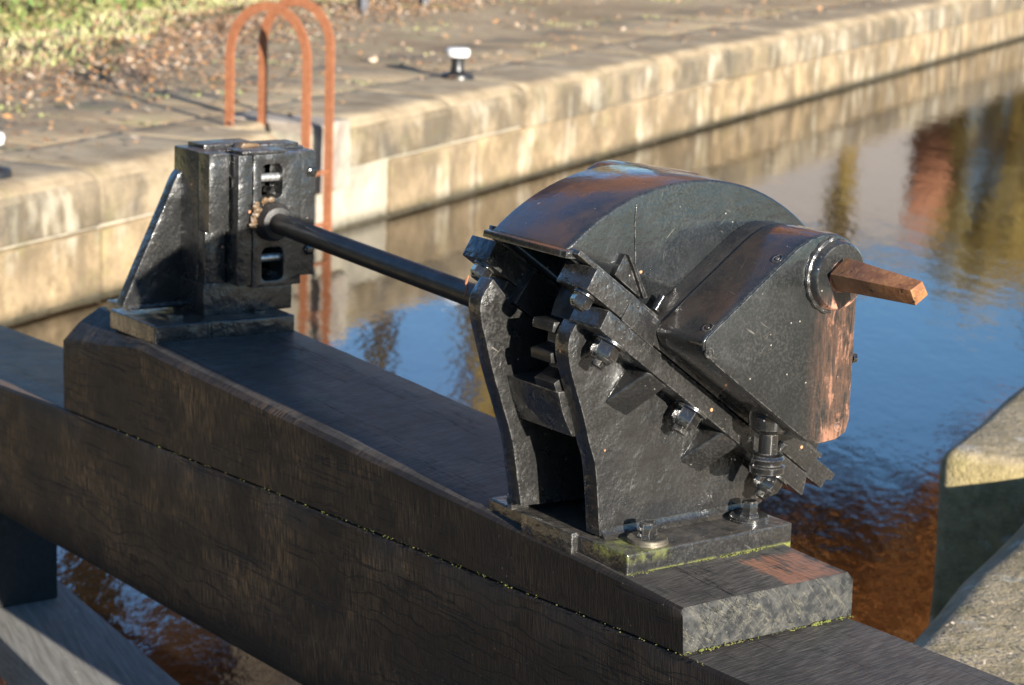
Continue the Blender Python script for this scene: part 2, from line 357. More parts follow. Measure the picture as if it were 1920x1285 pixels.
M_autumn = flat('beech_leaves', (.3, .12, .04), .7, [(.48, .17, .04), (.58, .24, .06), (.36, .14, .04), (.50, .26, .07)])
M_olive = flat('olive_leaves', (.2, .16, .05), .7, [(.36, .27, .08), (.44, .33, .09), (.24, .20, .07), (.48, .28, .08)])
M_wood = flat('wood_leaves', (.06, .06, .03), .8, [(.05, .055, .025), (.09, .075, .035), (.12, .08, .03)])
M_bark = flat('bark', (.09, .065, .045), .9)
M_brick = flat('red_brick', (.36, .15, .08), .85)
M_cladding = flat('pale_render', (.27, .245, .235), .85)
M_slate = flat('slate_roof', (.10, .10, .11), .6)
M_glass = flat('window_dark', (.03, .035, .04), .15)
M_stain = rustmat('rust_stain', (.42, .19, .12), (.30, .13, .08), (.10, .07, .06), 0, .7)
M_white = flat('white_paint', (.80, .79, .76), .45)
M_black = flat('bollard_black', (.018, .018, .019), .35)
M_moss = flat('moss', (.1, .14, .02), .9, [(.07, .085, .015), (.13, .15, .02), (.05, .05, .02), (.16, .14, .04)])

def watermat():
    m, t, p = newmat('canal_water')
    v = pos(t, (1, 1, 1), (0, 0, R(28)))
    p.inputs['Base Color'].default_value = (.050, .024, .009, 1)
    v0 = pos(t)
    col = mix(t, ramp(t, noise(t, v0, .8, 4), [(.35, 0.), (.65, 1.)]), (.036, .017, .007), (.016, .011, .006))
    L(t, col, p.inputs['Base Color'])
    p.inputs['Roughness'].default_value = .035; p.inputs['IOR'].default_value = 1.85
    a = noise(t, pos(t, (1, 2.2, 1), (0, 0, R(30))), 2.6, 3, .5)
    b = noise(t, pos(t, (1, 2.0, 1), (0, 0, R(38))), 13, 3, .5)
    h = mth(t, 'ADD', a, mth(t, 'MULTIPLY', b, .42))
    L(t, bump(t, h, .0048, .45), p.inputs['Normal']); return m
M_water = watermat()

# ---------------------------------------------------------------- object helpers
def finish(o, sharp=38):
    me = o.data
    for p_ in me.polygons: p_.use_smooth = True
    me.set_sharp_from_angle(angle=R(sharp))
def link(name, me, mat, parent=None):
    o = bpy.data.objects.new(name, me); COL.objects.link(o)
    me.materials.append(mat)
    if parent is not None:
        o.parent = parent; o.matrix_parent_inverse = PW(parent).inverted()
    return o
def PW(o):
    m = Matrix.Translation(o.location)
    return m if o.parent is None else Matrix.Identity(4)   # mesh parents sit at the identity
def obj(name, bm, mat, parent=None, sharp=38):
    bmesh.ops.recalc_face_normals(bm, faces=bm.faces)
    me = bpy.data.meshes.new(name); bm.to_mesh(me); bm.free()
    o = link(name, me, mat, parent); finish(o, sharp); return o
def thing(name, loc, label, cat, group=None):
    o = bpy.data.objects.new(name, None); COL.objects.link(o); o.location = loc; o.empty_display_size = .1
    o['label'] = label; o['category'] = cat
    if group: o['group'] = group
    return o
def tag(o, label, cat, group=None, kind=None):
    o['label'] = label; o['category'] = cat
    if group: o['group'] = group
    if kind: o['kind'] = kind
    return o
def bev(bm, w, seg=2, ang=30, faces=None):
    ed = [e for e in bm.edges if len(e.link_faces) == 2 and e.calc_face_angle(0) > R(ang)]
    if w > 0 and ed: bmesh.ops.bevel(bm, geom=ed, offset=w, segments=seg, profile=.6, affect='EDGES', clamp_overlap=True)
def prism(bm, pts, axis, a, b, bv=.002, seg=2, holes=()):
    """extrude a 2-D outline along an axis; axis 0: pts are (y,z); axis 2: (x,y); axis 1: (x,z)"""
    t = bmesh.new()
    def mk(p, v):
        return {0: (v, p[0], p[1]), 1: (p[0], v, p[1]), 2: (p[0], p[1], v)}[axis]
    if holes:
        es = []
        for loop in [pts]+list(holes):
            vs = [t.verts.new(mk(p, a)) for p in loop]
            es += [t.edges.new((vs[i], vs[(i+1) % len(vs)])) for i in range(len(vs))]
        bmesh.ops.triangle_fill(t, edges=es, use_beauty=True)
        r = bmesh.ops.extrude_face_region(t, geom=list(t.faces))
        d = [0, 0, 0]; d[axis] = b-a
        bmesh.ops.translate(t, vec=d, verts=[g for g in r['geom'] if isinstance(g, bmesh.types.BMVert)])
    else:
        va = [t.verts.new(mk(p, a)) for p in pts]; vb = [t.verts.new(mk(p, b)) for p in pts]
        n = len(pts); t.faces.new(va); t.faces.new(vb[::-1])
        for i in range(n): t.faces.new((va[i], vb[i], vb[(i+1) % n], va[(i+1) % n]))
    bmesh.ops.recalc_face_normals(t, faces=t.faces)
    bev(t, bv, seg)
    merge(bm, t)
def merge(bm, t):
    me = bpy.data.meshes.new('tmp'); t.to_mesh(me); t.free(); bm.from_mesh(me); bpy.data.meshes.remove(me)
def box(bm, x0, x1, y0, y1, z0, z1, bv=.002, seg=2):
    prism(bm, [(x0, y0), (x1, y0), (x1, y1), (x0, y1)], 2, z0, z1, bv, seg)
def hexa(bm, eight, bv=.002, seg=2):
    """eight corners: bottom 4 then top 4, both counter-clockwise"""
    t = bmesh.new(); v = [t.verts.new(p) for p in eight]
    for f in ((3, 2, 1, 0), (4, 5, 6, 7), (0, 1, 5, 4), (1, 2, 6, 5), (2, 3, 7, 6), (3, 0, 4, 7)):
        t.faces.new([v[i] for i in f])
    bmesh.ops.recalc_face_normals(t, faces=t.faces); bev(t, bv, seg); merge(bm, t)
def frame(d):
    d = Vector(d).normalized(); a = Vector((0, 0, 1)) if abs(d.z) < .9 else Vector((1, 0, 0))
    u = d.cross(a).normalized(); return d, u, d.cross(u)
def lathe(bm, o, d, prof, n=24, phase=0.0):
    """revolve prof [(distance along d, radius)] about the line through o; n=6 gives hexes"""
    d, u, w = frame(d); o = Vector(o); rings = []
    for (h, r) in prof:
        rings.append([bm.verts.new(o+d*h+(u*math.cos(phase+2*math.pi*i/n)+w*math.sin(phase+2*math.pi*i/n))*r) for i in range(n)])
    for a, b in zip(rings[:-1], rings[1:]):
        for i in range(n): bm.faces.new((a[i], a[(i+1) % n], b[(i+1) % n], b[i]))
    bm.faces.new(rings[0][::-1]); bm.faces.new(rings[-1])
def tube(bm, pts, r, n=10):
    pts = [Vector(p) for p in pts]; rings = []
    for i, p in enumerate(pts):
        d = (pts[min(i+1, len(pts)-1)]-pts[max(i-1, 0)]).normalized()
        if i == 0: dd, u, w = frame(d)
        else:
            u = (u-d*u.dot(d)).normalized(); w = d.cross(u)
        rr = r[i] if isinstance(r, (list, tuple)) else r
        rings.append([bm.verts.new(p+(u*math.cos(2*math.pi*k/n)+w*math.sin(2*math.pi*k/n))*rr) for k in range(n)])
    for a, b in zip(rings[:-1], rings[1:]):
        for i in range(n): bm.faces.new((a[i], a[(i+1) % n], b[(i+1) % n], b[i]))
    bm.faces.new(rings[0][::-1]); bm.faces.new(rings[-1])
def nbm(): return bmesh.new()
def npmesh(name, verts, faces, mat, parent=None):
    me = bpy.data.meshes.new(name)
    me.vertices.add(len(verts)); me.vertices.foreach_set('co', np.asarray(verts, np.float32).ravel())
    k = faces.shape[1]; nf = len(faces)
    me.loops.add(nf*k); me.loops.foreach_set('vertex_index', faces.astype(np.int32).ravel())
    me.polygons.add(nf); me.polygons.foreach_set('loop_start', np.arange(0, nf*k, k, dtype=np.int32))
    me.update(calc_edges=True); me.validate()
    return link(name, me, mat, parent)
def struct(name, bm, mat):
    o = obj(name, bm, mat); o['kind'] = 'structure'; return o
def roughen(bm, amp, freq, seed=0, keep=lambda c: True):
    from mathutils import noise as mn
    for v in bm.verts:
        if keep(v.co):
            q = v.co*freq+Vector((seed, seed*1.7, 0)); v.co += Vector(mn.noise_vector(q))*amp

# ================================================================ SETTING
U = Vector((-.478, .878, 0)).normalized()           # along the canal, away
NW = Vector((-U.y, U.x, 0)); NW = -NW if NW.x > 0 else NW   # inland, beyond the far wall
W0 = Vector((-6.714, 2.021, 0))
def wp(u, n, z): return W0+U*u+NW*n+Vector((0, 0, z))

bm = nbm()
vs = [bm.verts.new(p) for p in ((-400, -400, ZW), (400, -400, ZW), (400, 400, ZW), (-400, 400, ZW))]
bm.faces.new(vs); struct('water', bm, M_water)

# far bank: towpath sheet, verge sheet and fields to the horizon
def sheet(name, u0, u1, n0, n1, z, mat, nu=1, nn=1, zf=None):
    bm = nbm(); g = [[bm.verts.new(wp(u0+(u1-u0)*i/nu, n0+(n1-n0)*j/nn, z+(zf(u0+(u1-u0)*i/nu, n0+(n1-n0)*j/nn) if zf else 0))) for j in range(nn+1)] for i in range(nu+1)]
    for i in range(nu):
        for j in range(nn): bm.faces.new((g[i][j], g[i+1][j], g[i+1][j+1], g[i][j+1]))
    return struct(name, bm, mat)
sheet('towpath', -30, 120, .62, 60, ZC-.004, M_path)
def bank(u, n):
    return .035+max(0, (n-5.2))*.16+.02*math.sin(u*3)+.02*math.sin(n*5+u)
vbm = nbm()
ug = np.arange(-12, 60, .5); EDGE = {}
def vedge(u):
    pts = [(-12, 2.2), (-1, 2.1), (1.2, 2.3), (2.2, 2.6), (4.3, 2.5), (8, 3.9), (11, 2.6+1.2), (14, 5.0), (60, 7)]
    return float(np.interp(u, [p[0] for p in pts], [p[1] for p in pts]))
g = []
for u in ug:
    e = vedge(u)+.15*math.sin(u*2.3)
    g.append([vbm.verts.new(wp(u, e+k, ZC+(-.02 if k == 0 else bank(u, e+k)))) for k in (0, .3, .8, 1.6, 2.6, 4, 6, 9, 14, 30)])
for i in range(len(g)-1):
    for j in range(9): vbm.faces.new((g[i][j], g[i+1][j], g[i+1][j+1], g[i][j+1]))
struct('grass_verge', vbm, M_verge)
bm = nbm(); vs = [bm.verts.new(wp(a, b, ZC-.05)) for a, b in ((-600, 2), (900, 2), (900, 900), (-600, 900))]; bm.faces.new(vs)
struct('field', bm, M_field)

# far lock wall: coping stones over two courses of blocks
wall = thing('canal_wall', wp(6, .3, ZW-.4), 'long sunlit sandstone lock wall with worn coping along the far side of the water', 'stone wall')
LU = 2.5            # ladder recess position along the wall
bm = nbm()
for ua, ub, nn_ in ((-12, LU-.17, .03), (LU-.17, LU+.17, .30), (LU+.17, 90, .03)):
    hexa(bm, [wp(ua, nn_, ZW-.8), wp(ub, nn_, ZW-.8), wp(ub, .60, ZW-.8), wp(ua, .60, ZW-.8), wp(ua, nn_, ZC-.05), wp(ub, nn_, ZC-.05), wp(ub, .60, ZC-.05), wp(ua, .60, ZC-.05)], 0)
obj('mortar_core', bm, M_mortar, wall)
def block(u0, u1, z0, z1, n0, n1, bv, mat, name, rgh=.006, cuts=5):
    t = nbm(); hexa(t, [wp(u0, n0, z0), wp(u1, n0, z0), wp(u1, n1, z0), wp(u0, n1, z0), wp(u0, n0, z1), wp(u1, n0, z1), wp(u1, n1, z1), wp(u0, n1, z1)], 0)
    # round the canal-side top edge like worn stone
    ed = [e for e in t.edges if all(abs(v.co.z-z1) < 1e-4 and (Vector((v.co.x, v.co.y, 0))-W0).dot(NW) < n0+1e-3 for v in e.verts)]
    bmesh.ops.bevel(t, geom=ed, offset=bv, segments=5, profile=.5, affect='EDGES')
    ed = [e for e in t.edges if e.calc_face_angle(0) > R(40)]
    bmesh.ops.bevel(t, geom=ed, offset=.012, segments=2, profile=.5, affect='EDGES')
    bmesh.ops.subdivide_edges(t, edges=[e for e in t.edges if e.calc_length() > .12], cuts=cuts, use_grid_fill=True)
    roughen(t, rgh, 3.0, random.random()*50); roughen(t, rgh*.5, 11.0, random.random()*50)
    return obj(name, t, mat, wall, 60)
u = -7.0; k = 0
while u < 46:
    ln = random.uniform(.95, 1.45)
    if u < LU < u+ln+.3: 
        block(u, LU-.19, ZC-.26, ZC, -.012, .66, .10, M_cop, 'coping_stone'); block(LU-.185, LU+.18, ZC-.26, ZC, .26, .66, .05, M_cop, 'coping_stone'); u = LU+.22; k += 1
        block(u-.03, u+.30, ZC-.36, ZC+.002, -.02, .60, .02, M_pale, 'pale_block'); u += .31; continue
    block(u, u+ln-.012, ZC-.26+random.uniform(-.012, .012), ZC+random.uniform(-.006, .008), random.uniform(-.02, .006), .66, random.uniform(.09, .13), M_cop, 'coping_stone')
    u += ln; k += 1
for (za, zb) in ((ZC-.57, ZC-.27), (ZC-.88, ZC-.58)):
    u = -7.0-random.random()*.5
    while u < 46:
        ln = random.uniform(.8, 1.5)
        a, b = u, u+ln-.014
        pale = M_pale if LU < a < LU+.5 and za > -1.1 else M_wall
        if not (a < LU+.15 and b > LU-.15):
            block(a, b, za, zb, random.uniform(-.004, .012), .5, .02, pale, 'wall_block', .005, 3)
        u += ln
# towpath flags behind the coping
flags = nbm()
for i in range(46):
    u = -6+i*.9+random.uniform(-.04, .04)
    for j in range(1):
        w_ = random.uniform(.5, .85)
        n0 = .67+j*.86
        hexa(flags, [wp(u, n0, ZC-.06), wp(u+w_, n0, ZC-.06), wp(u+w_, n0+.83, ZC-.06), wp(u, n0+.83, ZC-.06),
                     wp(u, n0, ZC-.001), wp(u+w_, n0, ZC-.001), wp(u+w_, n0+.83, ZC-.0015), wp(u, n0+.83, ZC-.0015)], .006)
struct('paving', flags, M_path)

# near bank -------------------------------------------------------
NE = Vector((-.8, 1.32, 0))                          # a point on the near bank's edge
def npnt(u, n, z): return NE+U*u-NW*n+Vector((0, 0, z))     # n>0 is inland on the near side
ns = thing('near_lock_side', npnt(0, .5, ZW-.5), 'weathered gritstone lock side at the right edge, its nearer coping speckled with grit', 'stone quay')
def nblock(u0, u1, n0, n1, z0, z1, bv, name, corner=0, par=None):
    t = nbm(); hexa(t, [npnt(u0, n0, z0), npnt(u1, n0, z0), npnt(u1, n1, z0), npnt(u0, n1, z0), npnt(u0, n0, z1), npnt(u1, n0, z1), npnt(u1, n1, z1), npnt(u0, n1, z1)], 0)
    ed = [e for e in t.edges if all(abs(v.co.z-z1) < 1e-4 for v in e.verts) and all((v.co-NE).dot(-NW) < n0+1e-3 for v in e.verts)]
    if corner:
        ed += [e for e in t.edges if all(abs(v.co.z-z1) < 1e-4 for v in e.verts) and all((v.co-NE).dot(U) < u0+1e-3 for v in e.verts)]
        vt = [e for e in t.edges if all((v.co-NE).dot(U) < u0+1e-3 and (v.co-NE).dot(-NW) < n0+1e-3 for v in e.verts)]
        ed += vt
    bmesh.ops.bevel(t, geom=ed, offset=bv, segments=5, profile=.5, affect='EDGES')
    bmesh.ops.subdivide_edges(t, edges=[e for e in t.edges if e.calc_length() > .1], cuts=9, use_grid_fill=True)
    roughen(t, .009, 2.6, random.random()*9); roughen(t, .005, 9.0, random.random()*9); roughen(t, .004, 14, random.random()*9)
    return obj(name, t, M_near, par, 60)
nblock(-1.1, 1.36, -.0, .62, ZW-.6, ZC, .09, 'coping_stone', 0, ns)
nblock(-7, -1.11, .0, .62, ZW-.6, ZC, .05, 'coping_stone', 0, ns)
nblock(.9, 1.37, .35, .62, ZW-.6, ZC-.01, .02, 'recess_block', 0, ns)
ns2 = thing('gate_recess_stone', npnt(1.4, .2, ZW-.5), 'tall square-cornered stone with shaded end face where the gate recess meets the water', 'stone block')
nblock(1.37, 3.2, -.31, .62, ZW-.6, ZC, .05, 'block', 1, ns2)
nblock(3.215, 30, -.31, .62, ZW-.6, ZC, .035, 'long_coping', 1, ns2)
bm = nbm(); vs = [bm.verts.new(npnt(a, b, ZC-.004)) for a, b in ((-60, .6), (60, .6), (60, 120), (-60, 120))]; bm.faces.new(vs)
struct('near_ground', bm, M_path)

# ================================================================ BEAMS
def zt_beam(x): return float(np.interp(x, [-3.4, -2.65, -2.28, -1.96, 0, 2], [-.13, -.106, -.084, -.070, 0, 0]))
def zt_plank(x): return .066+.0425*min(1.65, -x)
def beam_mesh(xs, prof, bvw=.004, rgh=.0022):
    """loft of closed yz profiles prof(x) over stations xs"""
    t = nbm(); rings = [[t.verts.new((x, *q)) for q in prof(x)] for x in xs]
    n = len(rings[0])
    for a, b in zip(rings[:-1], rings[1:]):
        for i in range(n): t.faces.new((a[i], a[(i+1) % n], b[(i+1) % n], b[i]))
    t.faces.new(rings[0]); t.faces.new(rings[-1][::-1])
    bmesh.ops.recalc_face_normals(t, faces=t.faces)
    return t
def lin(a, b, n): return [a+(b-a)*i/(n-1) for i in range(n)]
def sub(pts, m):
    out = []
    for i in range(len(pts)):
        a, b = pts[i], pts[(i+1) % len(pts)]
        for k in range(m): out.append((a[0]+(b[0]-a[0])*k/m, a[1]+(b[1]-a[1])*k/m))
    return out
def beamprof(x):
    zt = zt_beam(x); zb = -.375-.0025*(-x) if x < 0 else -.372; c = .006
    return sub([(0, zb+c), (0, zt-c-.002), (c, zt-.003), (.335-c, zt-.003), (.335, zt-c-.002), (.335, zb+c), (.335-c, zb), (c, zb)], 4)
t = beam_mesh(lin(-3.4, 1.9, 90), beamprof); roughen(t, .0014, 5, 3); roughen(t, .0009, 34, 5)
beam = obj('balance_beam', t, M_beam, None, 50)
tag(beam, 'long thick tarred timber beam running diagonally under the ironwork, lower of the two timbers', 'timber beam')
def cham(x):    # depth and height of the worn chamfer on the camera side
    k = float(np.interp(x, [-2.05, -1.9, -1.62, -.9, -.25, -.1, 0], [.095, .070, .034, .024, .012, .008, .006])); return k
def plankprof(x):
    zt = zt_plank(x); zb = zt_beam(x)+.0005
    c = cham(x); h = float(np.interp(x, [-1.97, -1.66, -.9, 0], [.062, .016, .011, .005]))
    c2 = .006
    return sub([(.001, zb), (.0, zt-h), (c*.45, zt-h*.42), (c, zt), (.335-c2, zt), (.335, zt-c2), (.334, zb)], 4)
t = beam_mesh(lin(-1.975, -.010, 70)+[0.0], plankprof); 
for v in t.verts:
    if v.co.x > -.001: v.co.z = min(v.co.z, .0560); v.co.x -= .004*v.co.z/.056
roughen(t, .0012, 6, 9); roughen(t, .0009, 34, 5)
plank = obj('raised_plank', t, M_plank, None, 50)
tag(plank, 'shorter tarred plank with sawn checked end lying on the beam and carrying the ironwork', 'timber plank')

# timbers at lower left
t = nbm(); hexa(t, [(-3.0, -.10, -.70), (-2.565, -.10, -.70), (-2.565, .27, -.70), (-3.0, .27, -.70), (-3.0, -.10, -.40), (-2.565, -.10, -.40), (-2.565, .27, -.40), (-3.0, .27, -.40)], .004)
post = obj('bearer_block', t, M_post); tag(post, 'short black timber block under the beam at lower left, standing on the grey board', 'timber block')
zb = -.70
A = at(112, 1088, 2, zb); B = at(360, 1300, 2, zb); Cc = at(120, 1320, 2, zb); D = at(-60, 1140, 2, zb)
dB = (B-A); E2 = B+dB*1.2; F2 = Cc+dB*1.2; A2 = A-dB*1.0; D2 = (at(0, 1190, 2, zb)-dB*1.3)
F2 = at(90, 1285, 2, zb)+dB*1.5
t = nbm(); hexa(t, [(*D2[:2], zb-.10), (*F2[:2], zb-.10), (*E2[:2], zb-.10), (*A2[:2], zb-.10), (*D2[:2], zb-.001), (*F2[:2], zb-.001), (*E2[:2], zb-.001), (*A2[:2], zb-.001)], .006, 3)
brd = obj('walkway_board', t, M_board); tag(brd, 'weathered grey walkway board crossing the bottom left corner beneath the beam', 'plank walkway')
t = nbm(); q = at(525, 1262, 0, -1.0)
hexa(t, [(-1.12, .09, ZW-.4), (-1.0, .09, ZW-.4), (-1.0, .23, ZW-.4), (-1.12, .23, ZW-.4), (-1.12, .09, -.36), (-1.0, .09, -.36), (-1.0, .23, -.36), (-1.12, .23, -.36)], .004)
gp = obj('gate_post', t, M_post); tag(gp, 'dark upright post under the middle of the beam at the bottom edge', 'timber post')

# ================================================================ MAIN PADDLE GEAR
TS = np.array([math.cos(R(36)), -math.sin(R(36))]); TN = np.array([math.sin(R(36)), math.cos(R(36))])
def sn(s, n): q = TS*s+TN*n; return (float(q[0]), float(q[1]))
def yz(px, py, x): q = at(px, py, 0, x); return (float(q[1]), float(q[2]))
gear = thing('paddle_gear', (-.326, .18, .07), 'black cast-iron winding gear with domed hood and rusty square spindle on the near end', 'winding gear')
ZB0, ZB1 = .060, .104
# base plate
bm = nbm(); box(bm, -.500, -.152, .016, .346, ZB0, ZB1, .0035, 3)
base = obj('base_plate', bm, M_base, gear)
# cast fillets where the plates stand on the base
def fillet(bm, x, sgn, y0, y1, r=.016):
    pr = [(0, 0)]+[(r-r*math.sin(a), r-r*math.cos(a)) for a in lin(0, math.pi/2, 6)]
    t = nbm(); A_ = [t.verts.new((x+sgn*p[0], y0, ZB1-.001+p[1])) for p in pr]; B_ = [t.verts.new((x+sgn*p[0], y1, ZB1-.001+p[1])) for p in pr]
    t.faces.new(A_); t.faces.new(B_[::-1])
    for i in range(len(pr)): t.faces.new((A_[i], B_[i], B_[(i+1) % len(pr)], A_[(i+1) % len(pr)]))
    merge(bm, t)
XF = -.238
def smooth_poly(pts, m=5):
    """Catmull-Rom through open points"""
    P_ = [np.array(p) for p in pts]; P_ = [2*P_[0]-P_[1]]+P_+[2*P_[-1]-P_[-2]]; out = []
    for i in range(1, len(P_)-2):
        for k in range(m):
            s = k/m; a, b, c, d = P_[i-1:i+3]
            out.append(tuple(.5*((2*b)+(-a+c)*s+(2*a-5*b+4*c-d)*s*s+(-a+3*b-3*c+d)*s**3)))
    out.append(tuple(P_[-2])); return out
lf = smooth_poly([yz(*q, XF) for q in ((1124, 1006), (1121, 940), (1116, 873), (1106, 835), (1093, 776), (1073, 705), (1066, 664), (1069, 632), (1082, 606))])
lf = [(y, max(z, ZB1-.001)) for y, z in lf]
rgt = [sn(.176, .341), yz(1462, 912, XF), yz(1440, 958, XF), (.338, ZB1-.001)]
rgt[2] = (min(rgt[2][0], .345), max(rgt[2][1], ZB1+.004))
pl = lf+[sn(-.283, .341)]+rgt
bm = nbm(); prism(bm, pl, 0, -.270, XF, .004, 2)
fillet(bm, XF, 1, lf[0][0]+.004, .335)
fp = obj('front_plate', bm, M_paint, gear)
XR = -.398
lr = smooth_poly([yz(*q, XR) for q in ((977, 950), (971, 905), (961, 830), (945, 770), (925, 700), (911, 640), (902, 598), (903, 562), (925, 522))])
lr = [(y, max(z, ZB1-.001)) for y, z in lr]
bm = nbm(); prism(bm, lr+[sn(-.283, .341)]+rgt, 0, -.430, XR, .004, 2); fillet(bm, -.430, -1, .01, .335)
obj('rear_plate', bm, M_paint, gear)
# left flare of base between the plates, its little wall, and the bridge panel above the opening
bm = nbm(); box(bm, XR, -.270, .004, .020, ZB0+.004, ZB1+.004, .003); obj('side_wall', bm, M_base, gear)
bm = nbm()
a0 = at(938, 697, 0, XR); a1 = at(957, 776, 0, XR); b0 = at(1058, 742, 0, -.272); b1 = at(1092, 828, 0, -.272)
zA, zBt = (a0[2]+b0[2])/2, (a1[2]+b1[2])/2; yA, yB = (a0[1]+b0[1])/2, (a1[1]+b1[1])/2
prism(bm, smooth_poly([(yA, zA), ((yA+yB)/2-.004, (zA+zBt)/2), (yB, zBt)], 4)+[(yB+.014, zBt), (yB+.012, zBt+.03), (yA+.02, zA-.014), (yA+.12, zA-.014), (yA+.12, zA)], 0, XR, -.270, .002)
obj('bridge_panel', bm, M_base, gear)
bm = nbm(); prism(bm, [(.322, ZB1), (.340, ZB1), (.340, .16), (.322, .16)], 0, XR, -.270, .002); prism(bm, [(.300, .155), (.318, .155), (.318, .24), (.300, .24)], 0, XR, -.270, 0); obj('side_wall', bm, M_paint, gear)  # right-hand panels added to close the casting and keep its interior dark
# flanges, front and rear bars
def flange(x0, x1, name_lo, name_up, front):
    bm = nbm(); prism(bm, [sn(-.286, .339), sn(.238, .338), sn(.224, .3705), sn(-.289, .3705)], 0, x0, x1, .0025)
    if not front: prism(bm, [sn(.245, .360), sn(.300, .372), sn(.300, .392), sn(.245, .392)], 0, x0, x1+.0, .002)
    obj(name_lo, bm, M_paint, gear)
    bm = nbm(); prism(bm, [sn(-.343, .3725), sn(.224, .3725), sn(.226, .409), sn(-.346, .4075)], 0, x0+.001, x1, .0025)
    xr_ = (x0, x1-.030) if front else (x0, x1)
    prism(bm, [sn(.2265, .374), sn(.296, .375), sn(.297, .392), sn(.309, .396), sn(.309, .408), sn(.2265, .408)], 0, xr_[0], xr_[1], .002)
    obj(name_up, bm, M_paint, gear)
flange(-.254, -.180, 'lower_flange', 'upper_flange', True)
flange(-.490, -.425, 'lower_flange', 'upper_flange', False)
bm = nbm()      # inner ledges joining bars and plates
prism(bm, [sn(-.270, .345), sn(.17, .345), sn(.17, .404), sn(-.270, .404)], 0, -.268, -.2545, .001)
prism(bm, [sn(-.270, .345), sn(.17, .345), sn(.17, .404), sn(-.270, .404)], 0, -.4245, -.405, .001)
obj('flange_web', bm, M_paint, gear)
bm = nbm()      # seam plate riveted over the flange joint
prism(bm, [yz(1179, 569, -.18), yz(1163, 599, -.18), yz(1222, 652, -.18), yz(1232, 610, -.18)], 0, -.1805, -.1775, .0012); obj('seam_plate', bm, M_paint, gear)
# hood: shell of an arc
XH0, XH1 = -.222, -.405
hp = [yz(*q, XH0) for q in ((1060, 475), (1100, 430), (1180, 371), (1290, 342), (1400, 352), (1460, 377), (1503, 413))]
Am = np.array([[2*y, 2*z, 1] for y, z in hp]); bb = np.array([y*y+z*z for y, z in hp])
sol = np.linalg.lstsq(Am, bb, rcond=None)[0]; HC = (sol[0], sol[1]); HR = math.sqrt(sol[2]+sol[0]**2+sol[1]**2)
a_ = math.atan2(hp[0][1]-HC[1], hp[0][0]-HC[0])
def hit(nv):    # right-hand crossing of the circle with line n=nv
    c_ = np.array(HC)@TN; s_ = np.array(HC)@TS; return s_+math.sqrt(max(0, HR**2-(nv-c_)**2))
b_ = math.asin(min(1, (.345-HC[1])/HR))
arc = [(HC[0]+HR*math.cos(a), HC[1]+HR*math.sin(a)) for a in lin(a_, b_, 44)]+[sn(.262, .409)]
t = nbm(); fr = [t.verts.new((XH0, *p)) for p in arc]; bk = [t.verts.new((XH1, *p)) for p in arc]
for i in range(44): t.faces.new((fr[i], fr[i+1], bk[i+1], bk[i]))
t.faces.new(fr[::-1]); t.faces.new(bk)
bmesh.ops.recalc_face_normals(t, faces=t.faces)
ed = [e for e in t.edges if len(e.link_faces) == 2 and e.calc_face_angle(0) > R(60)]
bmesh.ops.bevel(t, geom=ed, offset=.004, segments=3, profile=.5, affect='EDGES')
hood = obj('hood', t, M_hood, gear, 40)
so_ = hood.modifiers.new('shell', 'SOLIDIFY'); so_.thickness = .009; so_.offset = -1
# lip along the hood's lower left edge
bm = nbm(); p0 = np.array(arc[0]); lip = [p0+np.array([-.004, .003]), p0+np.array([.012, .004]), p0+np.array([.018, -.010]), p0+np.array([-.006, -.007])]
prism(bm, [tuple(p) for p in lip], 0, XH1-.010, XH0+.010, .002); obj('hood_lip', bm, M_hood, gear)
bm = nbm(); prism(bm, [sn(-.375, .4085), sn(.25, .4085), sn(.25, .4165), sn(-.375, .4165)], 0, XH0+.0005, XH0+.024, .002); obj('hood_foot', bm, M_paint, gear)
bm = nbm(); prism(bm, [sn(-.366, .4055), sn(.25, .4055), sn(.25, .421), sn(-.372, .421)], 0, XH1-.022, XH1-.0005, .002); obj('hood_foot', bm, M_paint, gear)
# weld bead down the hood face and bright rim wear
bm = nbm(); tube(bm, [(XH0+.0005, *yz(x_, y_, XH0)) for x_, y_ in ((1193, 384), (1190, 420), (1191, 470), (1190, 520))], .0013, 8); obj('weld_bead', bm, M_paint, gear)
# triangular gusset on the hood foot
bm = nbm(); g0, g1, g2 = [yz(*q, XH0) for q in ((1143, 514), (1163, 474), (1192, 557))]
t = nbm(); f0 = [(XH0+.001, *g0), (XH0+.001, *g1), (XH0+.001, *g2)]; f1 = [(XH0+.030, *yz(1139, 518, XH0+.030)), (XH0+.004, *g1), (XH0+.030, *yz(1190, 560, XH0+.03))]
prism(bm, [g0, (g2[0], g2[1]), (g1[0]+.010, g1[1]-.012), g1], 0, XH0-.001, XH0+.012, .001)
prism(bm, [g1, (g1[0]+.004, g1[1]-.002), (g1[0]+.016, g1[1]-.018), (g2[0]+.007, g2[1]+.002), (g2[0], g2[1]), (g1[0]+.009, g1[1]-.016)], 0, XH0-.0015, XH0+.019, .001)
obj('gusset', bm, M_paint, gear)
# rear bulge of the hood
xr = -.47
rb = [yz(*q, xr) for q in ((1084, 332), (1098, 316), (1116, 304), (1136, 299), (1165, 301), (1200, 306), (1260, 315))]
bm = nbm(); prism(bm, rb+[(rb[-1][0]+.05, rb[-1][1]-.03), (rb[-1][0]+.05, .42), (rb[0][0]+.02, .42)], 0, XH1-.0005, xr, .006, 3); obj('rear_boss', bm, M_hood, gear)
